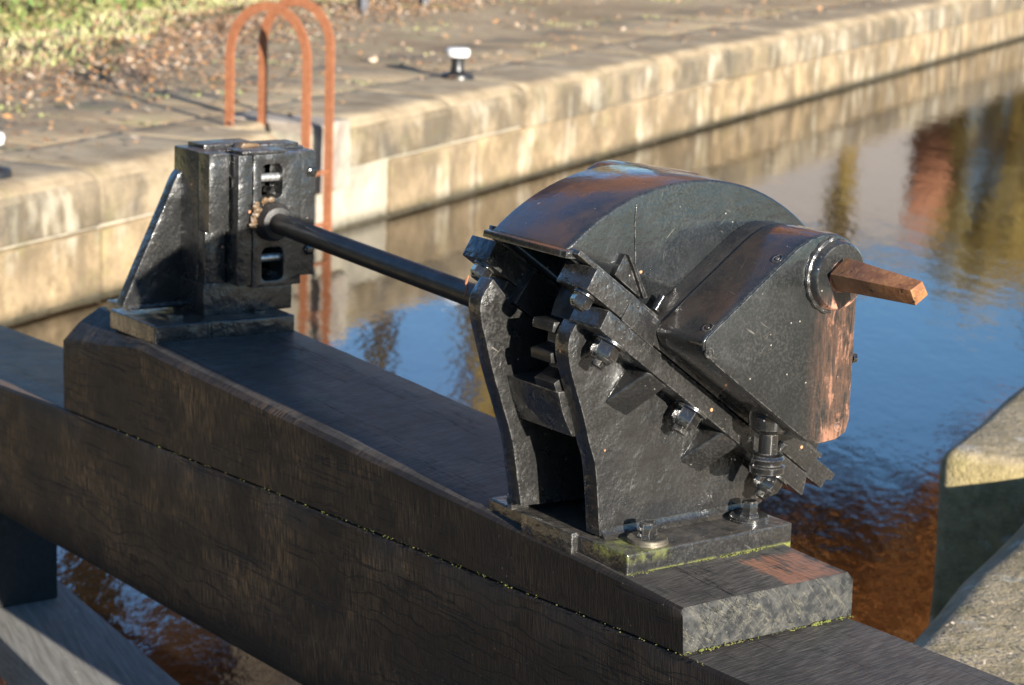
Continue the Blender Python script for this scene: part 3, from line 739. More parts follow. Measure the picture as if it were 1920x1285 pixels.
# toothed wheel inside
bm = nbm(); GC = (.134, .398); nt_ = 24; pts = []
for i in range(nt_):
    a = 2*math.pi*(i+.35)/nt_; w_ = 2*math.pi/nt_; big_ = R(160) < a < R(212)
    for da, r_ in ((-.30*w_, .148), (-.16*w_, .179 if big_ else .148), (.16*w_, .179 if big_ else .148), (.30*w_, .148)): pts.append((GC[0]+r_*math.cos(a+da), GC[1]+r_*math.sin(a+da)))
prism(bm, pts, 0, -.326, -.276, .002, 2); obj('gear_wheel', bm, M_teeth, gear)
# gearbox cover
XB = -.075
bx = [yz(*q, XB) for q in ((1318, 652), (1319, 640), (1326, 630))]
bt = [yz(*q, XB) for q in ((1480, 478), (1500, 460), (1521, 446), (1545, 438), (1572, 439), (1593, 452), (1606, 474), (1609, 497))]
br = [yz(*q, XB) for q in ((1606, 540), (1591, 790), (1584, 812), (1566, 826), (1532, 834), (1511, 829), (1496, 818))]
bl = [yz(*q, XB) for q in ((1336, 684), (1324, 670))]
outl = bx+bt+br+bl
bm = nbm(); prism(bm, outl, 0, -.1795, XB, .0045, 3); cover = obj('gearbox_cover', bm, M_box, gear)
cx_ = sum(p[0] for p in outl)/len(outl); cz_ = sum(p[1] for p in outl)/len(outl)
bm = nbm(); prism(bm, [(cx_+(y-cx_)*.982, cz_+(z-cz_)*.982) for y, z in outl], 0, XH0+.0005, -.1790, .003); obj('gearbox_neck', bm, M_paint, gear)
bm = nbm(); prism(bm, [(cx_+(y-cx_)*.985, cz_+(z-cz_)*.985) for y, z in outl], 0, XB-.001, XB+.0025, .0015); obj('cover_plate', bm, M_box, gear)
# boss, weld ring, spindle
bc = yz(1561, 515, XB)
bm = nbm(); lathe(bm, (XB+.002, *bc), (1, 0, 0), [(0, .054), (.006, .0525), (.014, .051), (.017, .048), (.018, .025), (.014, .0245), (.0138, .004)], 48)
obj('spindle_boss', bm, M_boss, gear)
bm = nbm(); tube(bm, [(XB+.004, bc[0]+.0545*math.cos(a), bc[1]+.0545*math.sin(a)) for a in lin(R(95), R(265), 30)], [.0045+.0012*math.sin(i*1.7) for i in range(30)], 8); obj('weld_bead', bm, M_paint, gear)
bm = nbm(); lathe(bm, (XB+.0188, bc[0]+.001, bc[1]), (1, 0, 0), [(0, .0305), (.0009, .0295), (.0009, .0262), (-.003, .0255)], 40); obj('rust_ring', bm, M_stain, gear)
XS0, XS1 = XB+.015, .112
bm = nbm(); ring = yz(1578, 513, XB+.02)
c0 = [(XS0+.012, *yz(*q, XS0+.012)) for q in ((1556, 514), (1568, 545), (1598, 520), (1586, 482))]
c1 = [(XS1, *yz(*q, XS1)) for q in ((1707, 545), (1717, 574), (1741, 553), (1730, 527))]
mid = [tuple(.5*(np.array(a)+np.array(b))) for a, b in zip(c0, c1)]
t = nbm(); rr = [[t.verts.new(p) for p in c] for c in (c0, mid, c1)]
for a, b in zip(rr[:-1], rr[1:]):
    for i in range(4): t.faces.new((a[i], a[(i+1) % 4], b[(i+1) % 4], b[i]))
t.faces.new(rr[0]); t.faces.new(rr[-1][::-1]); bmesh.ops.recalc_face_normals(t, faces=t.faces); bev(t, .0022, 2); merge(bm, t)
cc = np.mean(np.array(c0), axis=0)
lathe(bm, (XS0-.004, bc[0]+.004, bc[1]+.001), (1, 0, 0), [(0, .0235), (.012, .0235), (.018, .021), (.026, .017)], 32)
spn = obj('spindle', bm, M_rust, gear)
# cover screws
def screw(o, d, r=.008, name='screw'):
    bm = nbm(); lathe(bm, o, d, [(-.002, r), (.0008, r), (.0008, r*.80), (-.0006, r*.76), (-.0006, r*.42), (.0010, r*.36), (.0010, r*.12), (-.0008, r*.08)], 24); return obj(name, bm, M_box, cover)
for q in ((1330, 662), (1570, 800)): screw((XB+.0028, *yz(*q, XB+.0028)), (1, 0, 0))
e0, e1 = np.array(bx[2]), np.array(bt[0]); nv = np.array([-(e1-e0)[1], (e1-e0)[0]]); nv /= np.linalg.norm(nv)
for f_, xx in ((.93, -.088), (.08, -.088)):
    q = e0+(e1-e0)*f_; screw((xx, *(q+nv*.0005)), (0, nv[0], nv[1]), .009)
q = yz(1599, 672, XB-.012); bm = nbm(); lathe(bm, (XB-.014, q[0]-.002, q[1]), (0, 1, 0), [(0, .008), (.008, .008), (.0095, .006)], 6); obj('screw', bm, M_nut, cover)
# little bolt end poking out behind the cover
bm = nbm(); q = at(1240, 560, 0, -.200); lathe(bm, q, (0, TN[0], TN[1]), [(-.02, .006), (.004, .006), (.005, .004)], 12); obj('bolt', bm, M_nut, gear)
# hex nuts under the flange
def nut(s, nface, x, r=.021, h=.024, stub=.016, parent=gear, nm='nut', wr=1.30, ph=.3):
    o = Vector((x, *sn(s, nface))); d = (0, -TN[0], -TN[1])
    bm = nbm(); lathe(bm, o, d, [(0, r*.96), (.0015, r), (h*.8, r), (h, r*.86)], 6, ph)
    lathe(bm, o+Vector(d)*(h*.85), d, [(0, r*.82), (h*.3, r*.74), (h*.42, r*.62)], 20)
    nt_ = obj(nm, bm, M_nut, parent, 30)
    bm = nbm(); lathe(bm, o-Vector(d)*.0005, d, [(-.001, r*wr), (.003, r*wr), (.0035, r*wr*.95)], 28); obj('washer', bm, M_nut, nt_)
    pr = []; z_ = h*1.1
    for i in range(int(stub/.0028)): pr += [(z_, r*.46), (z_+.0014, r*.54)]; z_ += .0028
    bm = nbm(); lathe(bm, o, d, [(h*.8, r*.46)]+pr+[(z_, r*.44)], 18); obj('bolt_end', bm, M_nut, nt_)
    return nt_
for s_ in (-.238, -.036, .180): nut(s_, .338, -.203)
for s_ in (-.322,): nut(s_, .371, -.205, .016, .018, .0, wr=1.1)
nut(-.322, .371, -.452, .016, .018, .0, wr=1.1)
for s_ in (-.238, -.036, .180): nut(s_, .338, -.458)
# ribs under the flange on the front plate
def rib(s0, s1, reach, name='rib'):
    """wedge between flange and plate, run along -n, out to the flange edge at the top"""
    t = nbm(); xo = -.186
    pts = [(XF-.002, *sn(s0, .340)), (XF-.002, *sn(s1, .340)), (xo, *sn(s1, .340)), (xo, *sn(s0, .340)), (XF-.002, *sn(s0-.004, .340-reach)), (XF-.002, *sn(s1+.003, .340-reach*.92))]
    v = [t.verts.new(p) for p in pts]
    for f in ((0, 1, 2, 3), (0, 3, 4), (1, 5, 2), (3, 2, 5, 4), (0, 4, 5, 1)): t.faces.new([v[i] for i in f])
    bmesh.ops.recalc_face_normals(t, faces=t.faces); bev(t, .006, 3, 25); obj(name, t, M_paint, gear)
rib(-.158, -.112, .072); rib(.030, .075, .070)
# holding-down bolts with big washers
def hdbolt(px, py, rot=.2, rw=.031, hh=.016, x=None):
    o = Vector(at(px, py, 2, ZB1)) if x is None else Vector(x)
    bm = nbm(); lathe(bm, o+Vector((0, 0, .0125)), (0, 0, 1), [(-.006, .0165), (-.003, .0165), (0, .0135), (hh*.9, .0135), (hh, .0125)], 6, rot); lathe(bm, o+Vector((0, 0, .0125+hh)), (0, 0, 1), [(0, .0118), (.0028, .0118), (.0034, .010), (.0022, .008)], 20)
    b = obj('bolt', bm, M_nut, base, 30)
    bm = nbm(); lathe(bm, o, (0, 0, 1), [(0, rw*1.02), (.0035, rw*1.02), (.0036, rw*.98), (.0070, rw*.98), (.0085, rw*.93), (.0070, rw*.60), (.0068, .012)], 40); obj('washer', bm, M_washer if px < 1300 else M_nut, b)
hdbolt(1214, 1016, .25); hdbolt(1404, 975, .9)
hdbolt(1000, 900, .3, x=(-.462, .062, ZB1)); hdbolt(1000, 900, .3, x=(-.462, .30, ZB1))
# adjuster hanging under the gearbox
o = Vector((-.128, .262, .20)); bm = nbm()
lathe(bm, o, (0, 0, 1), [(.0, .020), (.004, .0265), (.014, .0275), (.017, .024), (.020, .0235), (.026, .0265), (.031, .024), (.033, .0145), (.064, .0145), (.066, .022), (.074, .031), (.090, .033), (.120, .033)], 32)
obj('adjuster', bm, M_nut, gear)
bm = nbm(); q = Vector(at(1436, 865, 0, -.15)); obj('stay', (lambda b_: (tube(b_, [(-.15, *yz(1470, 830, -.15)), (-.17, *yz(1420, 900, -.17))], .008, 10), b_)[1])(bm), M_nut, gear)
# curl of bark or leaf caught on the rear nut
bm = nbm(); tube(bm, [at(*q, 0, -.46) for q in ((878, 517), (874, 530), (876, 543), (870, 556))], [.0015, .0022, .0022, .001], 6)
tag(obj('twig', bm, M_ladder), 'thin reddish dead leaf stalk dangling by the rear flange nut', 'twig')

# ================================================================ SHAFT AND FAR BRACKET
A0 = at(513, 416, 0, -1.60); r_ = CR.T@np.array([(900-CX)/FPX, (560-CY)/FPX, 1.]); tt = (.17-CP[1])/r_[1]; B0 = CP+r_*tt
dirs = (B0-A0)/(B0-A0)[0]
B1 = A0+dirs*(-.425-(-1.60)); A1 = A0+dirs*(-.10)
bm = nbm(); tube(bm, [A1+(B1-A1)*k/8 for k in range(9)], .0205, 28)
tag(obj('drive_shaft', bm, M_shaft), 'long round black steel rod joining the far bracket to the winding gear over the plank', 'shaft')

br_ = thing('shaft_bracket', (-1.74, .18, .14), 'black cast-iron bracket with triangular rib and slotted box at the shaft\'s far end', 'iron bracket')
ZL = .168
bm = nbm(); P0 = at(290, 612, 2, ZL); P1 = at(553, 590, 2, ZL)
prism(bm, [(P0[0], P0[1]), (P0[0]+.012, P0[1]+.118), (P0[0]+.006, P0[1]+.124), (P0[0]+.008, P0[1]+.152), (P0[0]+.016, P0[1]+.158), (P1[0], P1[1]), (P1[0]-.19, P1[1]), (P0[0]-.19, P0[1])], 2, .128, ZL, .004, 3)
obj('base_plate', bm, M_brkt, br_)
bm = nbm(); q0 = at(183, 563, 2, .155)
box(bm, -1.935, P0[0]-.1905, P0[1]+.055, P0[1]+.25, .128, .160, .003); obj('base_lug', bm, M_brkt, br_)
XC = -1.64
yL = yz(393, 300, XC)[0]; yG = yz(430, 300, XC)[0]; yS = yz(449, 300, XC+.03)[0]; yS2 = yz(567, 290, XC+.03)[0]; yR = yz(592, 290, XC)[0]; yRl = yz(557, 560, XC)[0]
zT = yz(392, 290, XC)[1]
bm = nbm(); box(bm, XC-.145, XC-.045, yL, yR, .235, zT, .004); box(bm, XC-.145, XC-.02, yL, yRl, ZL-.002, .2345, .004)
obj('column', bm, M_brkt, br_)
bm = nbm()
box(bm, XC-.0445, XC, yL, yG, .34, zT, .003); box(bm, XC-.0445, XC-.014, yL, yG, .2352, .3395, .003)
box(bm, XC-.0445, XC-.022, yG+.0005, yS, .2352, zT-.004, .002)
obj('guide_strip', bm, M_brkt, br_)
zR = yz(592, 514, XC)[1]
bm = nbm(); box(bm, XC-.0445, XC, yS2-.004, yR, zR, zT-.004, .003); obj('guide_strip', bm, M_brkt, br_)
XSl = XC+.030
def rrect(px0, py0, px1, py1, x, r=.012):
    (y0, z1), (y1, z0) = yz(px0, py0, x), yz(px1, py1, x)
    if z0 > z1: z0, z1 = z1, z0
    out = []
    for (cy, cz, a0) in ((y1-r, z1-r, 0), (y0+r, z1-r, 90), (y0+r, z0+r, 180), (y1-r, z0+r, 270)):
        out += [(cy+r*math.cos(R(a0+a)), cz+r*math.sin(R(a0+a))) for a in (0, 22, 45, 68, 90)]
    return out
zs0 = yz(505, 538, XSl)[1]; zs1 = zT-.002
bm = nbm(); ysp = yz(476, 300, XSl)[0]
prism(bm, [(yS, zs0+.006), (ysp-.001, zs0+.006), (ysp-.001, zs1), (yS, zs1)], 0, XC-.0215, XSl-.002, .003)
prism(bm, [(ysp, zs0), (yS2, zs0), (yS2, zs1), (ysp, zs1)], 0, XC-.0215, XSl, .0022, 2, holes=[rrect(491, 309, 530, 371, XSl), rrect(491, 466, 531, 524, XSl)])
slide = obj('slotted_plate', bm, M_brkt, br_)
for py in (332, 482):
    bm = nbm(); q = at(510, py, 0, XC+.010); lathe(bm, (q[0], q[1]-.03, q[2]), (0, 1, 0), [(0, .0085), (.06, .0085)], 16); obj('clamp_bolt', bm, M_zinc, slide)
for (px, py) in ((512, 360), (508, 514)):
    bm = nbm(); q = at(px, py, 0, XC-.012); lathe(bm, q, (1, 0, 0), [(-.02, .012), (.006, .012), (.010, .008)], 6); obj('clamp_nut', bm, M_nut, slide)
for (px, py, xx) in ((440, 341, XC-.006), (440, 492, XC-.008)):
    q = at(px, py, 0, xx); bm = nbm(); lathe(bm, (q[0], yG+.003, q[2]), (0, 1, 0), [(0, .015), (.004, .016), (.018, .016), (.02, .013)], 6, .5); obj('nut', bm, M_nut, br_)
for (px, py) in ((585, 322), (580, 468)):
    q = at(px, py, 0, XC+.002); bm = nbm(); lathe(bm, (q[0]-.004, q[1], q[2]), (1, 0, 0), [(0, .012), (.006, .012), (.008, .009)], 6); obj('nut', bm, M_nut, br_)
# collar round the shaft
ce = A0+dirs*(XSl-(-1.60)); dd = Vector(dirs).normalized()
bm = nbm(); lathe(bm, ce, dd, [(-.004, .040), (.010, .040), (.016, .037), (.030, .033), (.034, .031), (.036, .0215)], 32); obj('collar', bm, M_shaft, br_)
bm = nbm()
for i in range(30):
    a = random.uniform(R(-25), R(85)); r2 = random.uniform(.036, .052); p = Vector(ce)+Vector((.003+random.random()*.006, math.cos(a)*r2*-1, math.sin(a)*r2))
    t = nbm(); bmesh.ops.create_icosphere(t, subdivisions=1, radius=random.uniform(.002, .0075)); bmesh.ops.scale(t, vec=(.6, 1.3, 1), verts=t.verts); bmesh.ops.translate(t, vec=p, verts=t.verts); roughen(t, .001, 300, i); merge(bm, t)
g_ = obj('grease_crust', bm, M_grease, br_)
# rib
XRb = -1.755
rp = [yz(*q, XRb) for q in ((232, 576), (236, 560), (318, 366), (330, 336), (344, 316), (358, 309), (368, 312), (373, 322), (375, 578))]
rp = smooth_poly(rp[:1]+rp[1:3], 2)[:-1]+smooth_poly(rp[2:8], 3)+[rp[8]]
bm = nbm(); prism(bm, rp, 0, XRb-.030, XRb, .004, 2); obj('rib', bm, M_brkt, br_)
bm = nbm(); tube(bm, [(XRb+.002, *yz(*q, XRb)) for q in ((236, 577), (300, 572), (372, 566))], .006, 8); tube(bm, [(XRb, *yz(374, y_, XRb)) for y_ in (566, 450, 330)], .007, 8); obj('weld_bead', bm, M_brkt, br_)
q = at(328, 600, 2, ZL); bm = nbm(); lathe(bm, q, (0, 0, 1), [(-.002, .016), (.010, .016), (.012, .013)], 6, .3); obj('bolt', bm, M_nut, br_)
q = at(487, 587, 2, ZL); bm = nbm(); lathe(bm, q, (0, 0, 1), [(-.002, .012), (.006, .012), (.008, .009)], 6, .1); obj('bolt', bm, M_nut, br_)
# plates and straps on top of the box
bm = nbm()
box(bm, XC-.143, XC-.075, yL+.03, yL+.15, zT-.001, zT+.007, .002)
box(bm, XC-.035, XC+.026, yS+.01, yS+.11, zT-.001, zT+.005, .002)
box(bm, XC-.10, XC-.05, yR-.10, yR-.01, zT-.001, zT+.006, .002)
obj('top_plate', bm, M_brkt, br_)
bm = nbm(); prism(bm, [(yS+.04, zT+.001), (yS+.09, zT+.001), (yS+.085, zT+.010), (yS+.05, zT+.012)], 0, XC-.07, XC-.04, .003); obj('top_lug', bm, M_grease, br_)

# ================================================================ MOSS IN THE SEAMS
def moss(lines, n, name, label, r=(.0005, .0014), squash=.6):
    V, F = [], []; base_v = []
    t = nbm(); bmesh.ops.create_icosphere(t, subdivisions=1, radius=1); t.verts.ensure_lookup_table()
    bv_ = np.array([v.co[:] for v in t.verts]); bf = np.array([[v.index for v in f.verts] for f in t.faces]); t.free()
    tot = 0
    for (a, b, dens) in lines:
        a, b = np.array(a), np.array(b); m = int(n*dens)
        for _ in range(m):
            s = rng.random(); cl = .5+.5*math.sin(s*23+a[0]*7)*math.sin(s*61+1.3)
            cl *= .5+.5*math.sin(s*9.7+a[0]*31+a[1]*5)
            if rng.random() > cl*1.5+.05: continue
            rr = rng.uniform(*r)*(.6+cl*.8)
            p = a+(b-a)*s+rng.normal(0, .0012, 3)
            V.append(bv_*np.array([rr*1.4, rr*1.2, rr*squash])+rng.normal(0, rr*.15, bv_.shape)+p); F.append(bf+tot); tot += len(bv_)
    o = npmesh(name, np.concatenate(V), np.concatenate(F), M_moss); tag(o, label, 'moss', kind='stuff')
    return o
ed_ = lambda x: (x, -.002, zt_beam(x))
ln_ = [(ed_(x), ed_(x+.1), .5 if x > -.9 else .22) for x in np.arange(-1.75, -.02, .1)]
moss(ln_, 60, 'moss', 'thin line of green moss along the seam between beam and plank')
moss([((-.150, .016, .071), (-.150, .346, .071), 8.), ((-.5, .013, .085), (-.152, .013, .070), 3.)], 110, 'moss', 'bright yellow-green moss along the foot of the gear base plate', (.0007, .0019))
moss([((.002, .0, .001), (.002, .335, .001), 5.)], 90, 'moss', 'moss and grit in the joint below the checked plank end', (.0007, .0018))

# ================================================================ LADDER, BOLLARDS, POSTS
lad = thing('lock_ladder', wp(LU, .0, ZC), 'rusty iron ladder with two tall looped handrails in the far lock wall', 'ladder')
zc = ZC
f1 = Vector(at(430, 236, 2, zc)); f2 = Vector(at(488, 230, 2, zc))
def uw(v): w = Vector((v.x, v.y, 0))-W0; return w.dot(U), w.dot(NW)
u1, n1 = uw(f1); u2, n2 = uw(f2); u2 += .02
def barloop(name, uc, nb, top, w=.046, th=.016):
    nf = -.10; cn = (nf+nb)/2; rr_ = (nb-nf)/2; zc_ = zc+top-rr_*1.15
    path = [(nf, ZW-.3), (nf, zc_)]+[(cn-rr_*math.cos(a), zc_+rr_*1.15*math.sin(a)) for a in lin(0.12, math.pi-.12, 18)]+[(nb, zc_), (nb, zc-.02)]
    t = nbm(); rings = []
    for i, (n_, z_) in enumerate(path):
        a = np.array(path[max(0, i-1)]); b = np.array(path[min(len(path)-1, i+1)]); d = (b-a)/np.linalg.norm(b-a); pn = np.array([-d[1], d[0]])
        c = []
        for sw, su in ((-1, -1), (1, -1), (1, 1), (-1, 1)):
            q = np.array([n_, z_])+pn*sw*w/2; c.append(t.verts.new(wp(uc+su*th/2, q[0], q[1])))
        rings.append(c)
    for a, b in zip(rings[:-1], rings[1:]):
        for i in range(4): t.faces.new((a[i], a[(i+1) % 4], b[(i+1) % 4], b[i]))
    t.faces.new(rings[0]); t.faces.new(rings[-1][::-1]); obj(name, t, M_ladder, lad, 40)
print('ladder', u1, n1, u2, n2)
barloop('handrail', u1, n1, .62); barloop('handrail', u2, n2, .635)
for i in range(4):
    z_ = ZC-.22-i*.27; bm = nbm(); tube(bm, [wp(u1, -.10, z_), wp(u2, -.10, z_)], .011, 10); obj('rung', bm, M_ladder, lad)
bm = nbm(); t_ = .02
hexa(bm, [wp(LU-.16, .24, ZW-.3), wp(LU+.16, .24, ZW-.3), wp(LU+.16, .28, ZW-.3), wp(LU-.16, .28, ZW-.3), wp(LU-.16, .24, ZC-.28), wp(LU+.16, .24, ZC-.28), wp(LU+.16, .28, ZC-.28), wp(LU-.16, .28, ZC-.28)], .0); obj('recess_shade_sheet', bm, M_post, lad)  # black sheet standing in for the shade inside the ladder recess

def bollard(loc, label):
    b = thing('bollard', loc, label, 'bollard', 'mooring bollards on the far coping'); x, y, z = loc
    bm = nbm(); lathe(bm, (x, y, z), (0, 0, 1), [(-.01, .105), (.018, .105), (.032, .098), (.040, .06), (.05, .045)], 28); obj('base', bm, M_black, b)
    bm = nbm(); lathe(bm, (x, y, z), (0, 0, 1), [(.049, .046), (.08, .038), (.125, .040), (.135, .050)], 24); obj('stem', bm, M_black, b)
    bm = nbm(); lathe(bm, (x, y, z), (0, 0, 1), [(.134, .060), (.140, .070), (.160, .076), (.178, .074), (.188, .066), (.192, .03)], 28); obj('cap', bm, M_white, b)
bollard(tuple(at(857, 148, 2, ZC)), 'small black mooring bollard with white cap standing whole on the far coping')
q = at(-24, 330, 2, ZC)
bollard(tuple(q), 'black mooring bollard cut off by the left edge of the picture')
for (px, py, lb) in ((680, 24, 'grey square fence post in the grass, left one of the pair at the top'), (795, 12, 'grey square fence post in the grass, right one of the pair at the top')):
    q = at(px, py, 2, ZC); bm = nbm(); box(bm, q[0]-.035, q[0]+.035, q[1]-.035, q[1]+.035, ZC-.1, ZC+.95, .006)
    t = nbm(); prism(t, [(q[0]-.045, q[1]-.045), (q[0]+.045, q[1]-.045), (q[0]+.045, q[1]+.045), (q[0]-.045, q[1]+.045)], 2, ZC+.9502, ZC+.975, .004)
    p_ = obj('fence_post', bm, M_slate); tag(p_, lb, 'fence post', 'fence posts on the verge'); obj('cap', t, M_slate, p_)

# ================================================================ SCATTER
def quads(P_, size, tilt, name, mat, asp=.6, parent=None):
    n = len(P_); a = rng.uniform(0, 2*np.pi, n); th = rng.normal(0, tilt, n); ph = rng.normal(0, tilt, n)
    ux = np.stack([np.cos(a)*np.cos(th), np.sin(a)*np.cos(th), np.sin(th)], 1)
    wx = np.stack([-np.sin(a)*np.cos(ph), np.cos(a)*np.cos(ph), np.sin(ph)], 1)
    s = (size if np.ndim(size) else np.full(n, size))*rng.uniform(.6, 1.3, n); s = s[:, None]
    v = np.stack([P_-ux*s, P_-wx*s*asp, P_+ux*s, P_+wx*s*asp], 1).reshape(-1, 3)
    f = np.arange(4*n).reshape(n, 4)
    return npmesh(name, v, f, mat, parent)
def uv2w(u, n, z): return np.stack([W0.x+U.x*u+NW.x*n, W0.y+U.y*u+NW.y*n, z], 1)
# fallen leaves: dense along the verge, sparse on the coping
u = rng.uniform(-5, 26, 26000); e = np.array([vedge(x) for x in u]); n_ = e+rng.normal(-.05, .55, len(u))
ok = (n_ > .1); u, n_ = u[ok], n_[ok]
u3 = rng.uniform(-5, 26, 12000); n3 = rng.uniform(.25, 6, 12000)
cl = np.sin(u3*1.7+n3)*np.sin(n3*2.3-u3*.6); ok = (rng.random(len(u3)) < .22+.5*(cl > .3)) ; u3, n3 = u3[ok], n3[ok]
uu = np.concatenate([u, u3]); nn = np.concatenate([n_, n3])
zz = np.array([ZC+.010+max(0, (bank(a, b)+.0 if b > vedge(a) else 0)) for a, b in zip(uu, nn)])+rng.uniform(0, .02, len(uu))
lv = quads(uv2w(uu, nn, zz), .024, .35, 'fallen_leaves', M_leaf, .6); tag(lv, 'brown and orange fallen leaves scattered along the towpath edge', 'leaves', kind='stuff')
# grass
def blades(n, ur, nr, h, name, mat, dens=None, zoff=0, w=.006):
    u = rng.uniform(*ur, n); e = np.array([vedge(x) for x in u]); q = e+rng.uniform(*nr, n)**1.0
    if dens is not None: ok = rng.random(n) < dens(u, q); u, q = u[ok], q[ok]
    n = len(u); z = np.array([ZC+bank(a, b) for a, b in zip(u, q)])+zoff
    b = uv2w(u, q, z); a = rng.uniform(0, 2*np.pi, n); hh = h*rng.uniform(.4, 1.2, n)
    wd = np.stack([np.cos(a), np.sin(a), np.zeros(n)], 1)*w; ln = rng.normal(0, .35, (n, 2))*hh[:, None]
    tip = b+np.concatenate([ln, hh[:, None]], 1)
    v = np.stack([b-wd, b+wd, tip], 1).reshape(-1, 3)
    return npmesh(name, v, np.arange(3*n).reshape(n, 3), mat)
gr = blades(120000, (-5, 26), (.1, 6.5), .055, 'grass', M_grass, lambda u, n: .45+.55*(np.sin(u*2.1+n*1.3)*np.sin(n*3.1-u) > -.2), w=.009)
tag(gr, 'short rough grass growing on the verge beyond the towpath', 'grass', kind='stuff')
u = rng.uniform(-3, 26, 2600); n_ = rng.uniform(.6, 5.5, 2600)
cl = np.sin(u*2.9+n_*1.1)*np.sin(n_*2.7-u*1.3); ok = cl > .55; u, n_ = u[ok], n_[ok]
u = np.repeat(u, 14)+rng.normal(0, .05, len(u)*14); n_ = np.repeat(n_, 14)+rng.normal(0, .05, len(n_)*14)
tf = quads(uv2w(u, n_, np.full(len(u), ZC+.012)), .014, .6, 'grass_tufts', M_grass, .4); tag(tf, 'small green tufts between the towpath stones', 'grass', kind='stuff')
# grit on near coping
P_ = np.array([list(npnt(rng.uniform(-1.0, 1.3), rng.uniform(.08, .6), ZC+.003)) for _ in range(700)])
gt = quads(P_, .0042, .4, 'grit', M_pale, .8); tag(gt, 'pale grit and crumbs lying on the near coping stone', 'grit', kind='stuff')
# undergrowth bank at top left
n = 30000; u = rng.uniform(0, 10, n); q = rng.uniform(3.9, 7.5, n)+np.clip(u-6, 0, 9)*.28; hgt = (.12+.40*np.clip((q-4.2)/2, 0, 1))*(.6+.4*np.sin(u*2.2+q)*np.sin(q*1.9-u))
z = np.array([ZC+bank(a, b) for a, b in zip(u, q)])+hgt*rng.random(n)**.6
ug_ = quads(uv2w(u, q, z), .035, .8, 'undergrowth', M_under, .6); tag(ug_, 'tangled green and russet bramble undergrowth at the top left', 'undergrowth', kind='stuff')

# ================================================================ THINGS SEEN ONLY IN THE WATER, PLUS OUT-OF-FRAME TREES ADDED FOR THE LIGHT
def polar(az, D, z=ZC): return Vector((CP[0]+D*math.cos(R(az)), CP[1]+D*math.sin(R(az)), z))
def tree(az, D, trunk_h, cw, ch, cz, n, mat, label, name='tree', leaf=.09, lean=0, nb=9, caz=None):
    b = polar(az, D); o = thing(name, tuple(b), label, 'tree', 'trees beyond the towpath')
    bm = nbm(); top = b+Vector((lean, 0, trunk_h)); tube(bm, [b-Vector((0, 0, .2)), b+Vector((lean*.3, .1, trunk_h*.4)), top], [trunk_h*.045, trunk_h*.032, trunk_h*.012], 10)
    cs = []; cb_ = b if caz is None else polar(caz, D)
    for i in range(nb):
        a = i*2.4; r_ = cw*.36*(.35+.65*((i*37 % 10)/10)); c = cb_+Vector((lean+math.cos(a)*r_, math.sin(a)*r_, cz+ch*(.12+.76*((i*53 % 11)/11))))
        cs.append(c); tube(bm, [b+Vector((lean*.5, 0, trunk_h*(.45+.4*i/nb))), c], [trunk_h*.014, .02], 6)
    obj('trunk', bm, M_bark, o)
    P_ = []
    for i in range(n):
        c = cs[rng.integers(len(cs))]; d = rng.normal(0, 1, 3); d /= np.linalg.norm(d); r_ = rng.random()**.45
        P_.append(np.array(c)+d*r_*np.array([cw*.20, cw*.20, ch*.21]))
    quads(np.array(P_), leaf, .9, 'crown', mat, .7, o)
tree(139.5, 30, 9.6, 9.4, 7.5, 4.7, 28000, M_autumn, 'broad beech in orange autumn leaf beyond the towpath, reflected in the foreground water', 'beech_tree', .13, nb=22, caz=131.6)
tree(153.5, 30, 12.0, 7.4, 8.0, 7.4, 15000, M_autumn, 'tall orange-brown beech farther left beyond the towpath, reflected at lower left', 'beech_tree', .13, nb=18)
tree(127.5, 31, 10.0, 9.0, 7.5, 6.3, 16000, M_autumn, 'beech with russet leaves farthest right, reflected behind the stone block', 'beech_tree', .13, nb=16)
tree(143.2, 28, 5.6, 1.5, 7.4, .5, 8000, M_olive, 'narrow yellow-olive tree reflected between shaft and gear', 'birch_tree', .08, nb=12)
tree(149.6, 25, 11.0, 8.5, 8.0, 8.4, 16000, M_autumn, 'high-crowned beech added out of frame beyond the towpath to warm the plank top', 'beech_tree', .13, nb=18, caz=146.5)  # crown added to cover blue sky and warm the plank top's reflection
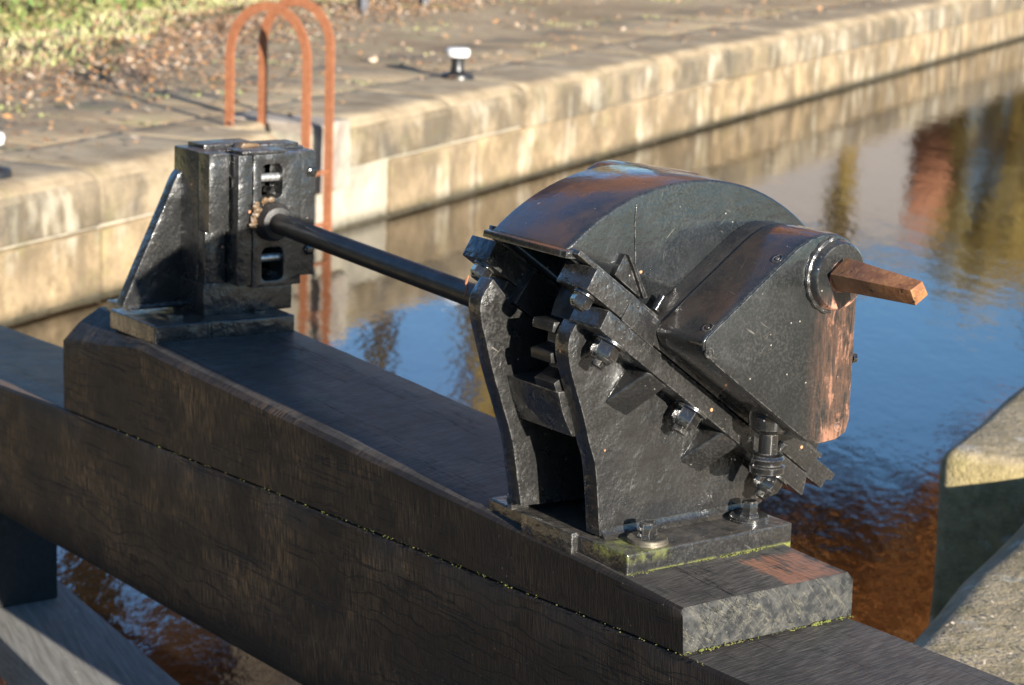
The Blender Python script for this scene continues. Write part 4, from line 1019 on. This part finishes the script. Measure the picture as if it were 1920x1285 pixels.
tree(130.2, 42, 5.0, 4.4, 5.6, .3, 9000, M_olive, 'olive bushy tree reflected at the far right of the water', 'birch_tree', .12, nb=12)
tree(146.4, 36, 7.6, .6, 1.8, 5.0, 900, M_olive, 'thin bare young tree reflected left of the shaft', 'young_tree', .07, nb=5)
tree(135.3, 40, 5.6, .7, 2.8, 2.4, 900, M_olive, 'slender sapling reflected beside the gear hood', 'young_tree', .07, nb=6)
# unseen tree belt added to block sky light and reflections on iron and timber
P_ = np.stack([rng.uniform(-34, -1, 16000), -10.5+rng.normal(0, 1.2, 16000), ZC+rng.uniform(0, 1, 16000)**.8*8.5], 1)
P_[:, 2] *= .75+.25*np.sin(P_[:, 0]*.9)
wd = quads(P_, .26, .9, 'sky_block_trees', M_wood, .7); tag(wd, 'dark belt of trees added out of frame on the near bank to block sky light', 'sky_block_trees', kind='stuff')
# brick chimney block with a pale rendered building behind it
cb = polar(133.1, 44); o = thing('brick_building', tuple(cb), 'tall narrow red brick gable mirrored in the water at upper right', 'building')
dv = Vector((math.cos(R(133.1)), math.sin(R(133.1)), 0)); sv = Vector((-dv.y, dv.x, 0))
def bld(par, c, w, d, h, mat, nm, z0=0):
    bm = nbm(); pts = [c-sv*w/2, c+sv*w/2, c+sv*w/2+dv*d, c-sv*w/2+dv*d]
    hexa(bm, [p+Vector((0, 0, z0)) for p in pts]+[p+Vector((0, 0, h)) for p in pts], 0); return obj(nm, bm, mat, par)
bw = bld(o, cb, 1.0, 3, 4.2, M_brick, 'wall'); bld(o, cb-dv*.04, 1.06, 3.1, 4.3, M_brick, 'roof', 4.202)
cb2 = polar(136.4, 60); o2 = thing('rendered_building', tuple(cb2), 'wide pale rendered building mirrored in the water beyond the hood', 'building')
bw = bld(o2, cb2, 7.0, 6, 7.4, M_cladding, 'wall')
bld(o2, cb2-dv*.3, 7.6, 6.6, 7.7, M_slate, 'roof', 7.402)
for i in range(4): bld(bw, cb2+sv*(-3+i*2)-dv*.03, .9, .06, 4.2, M_glass, 'window', 2.9)
print('HC', HC, HR, 'arc', math.degrees(a_), math.degrees(b_))
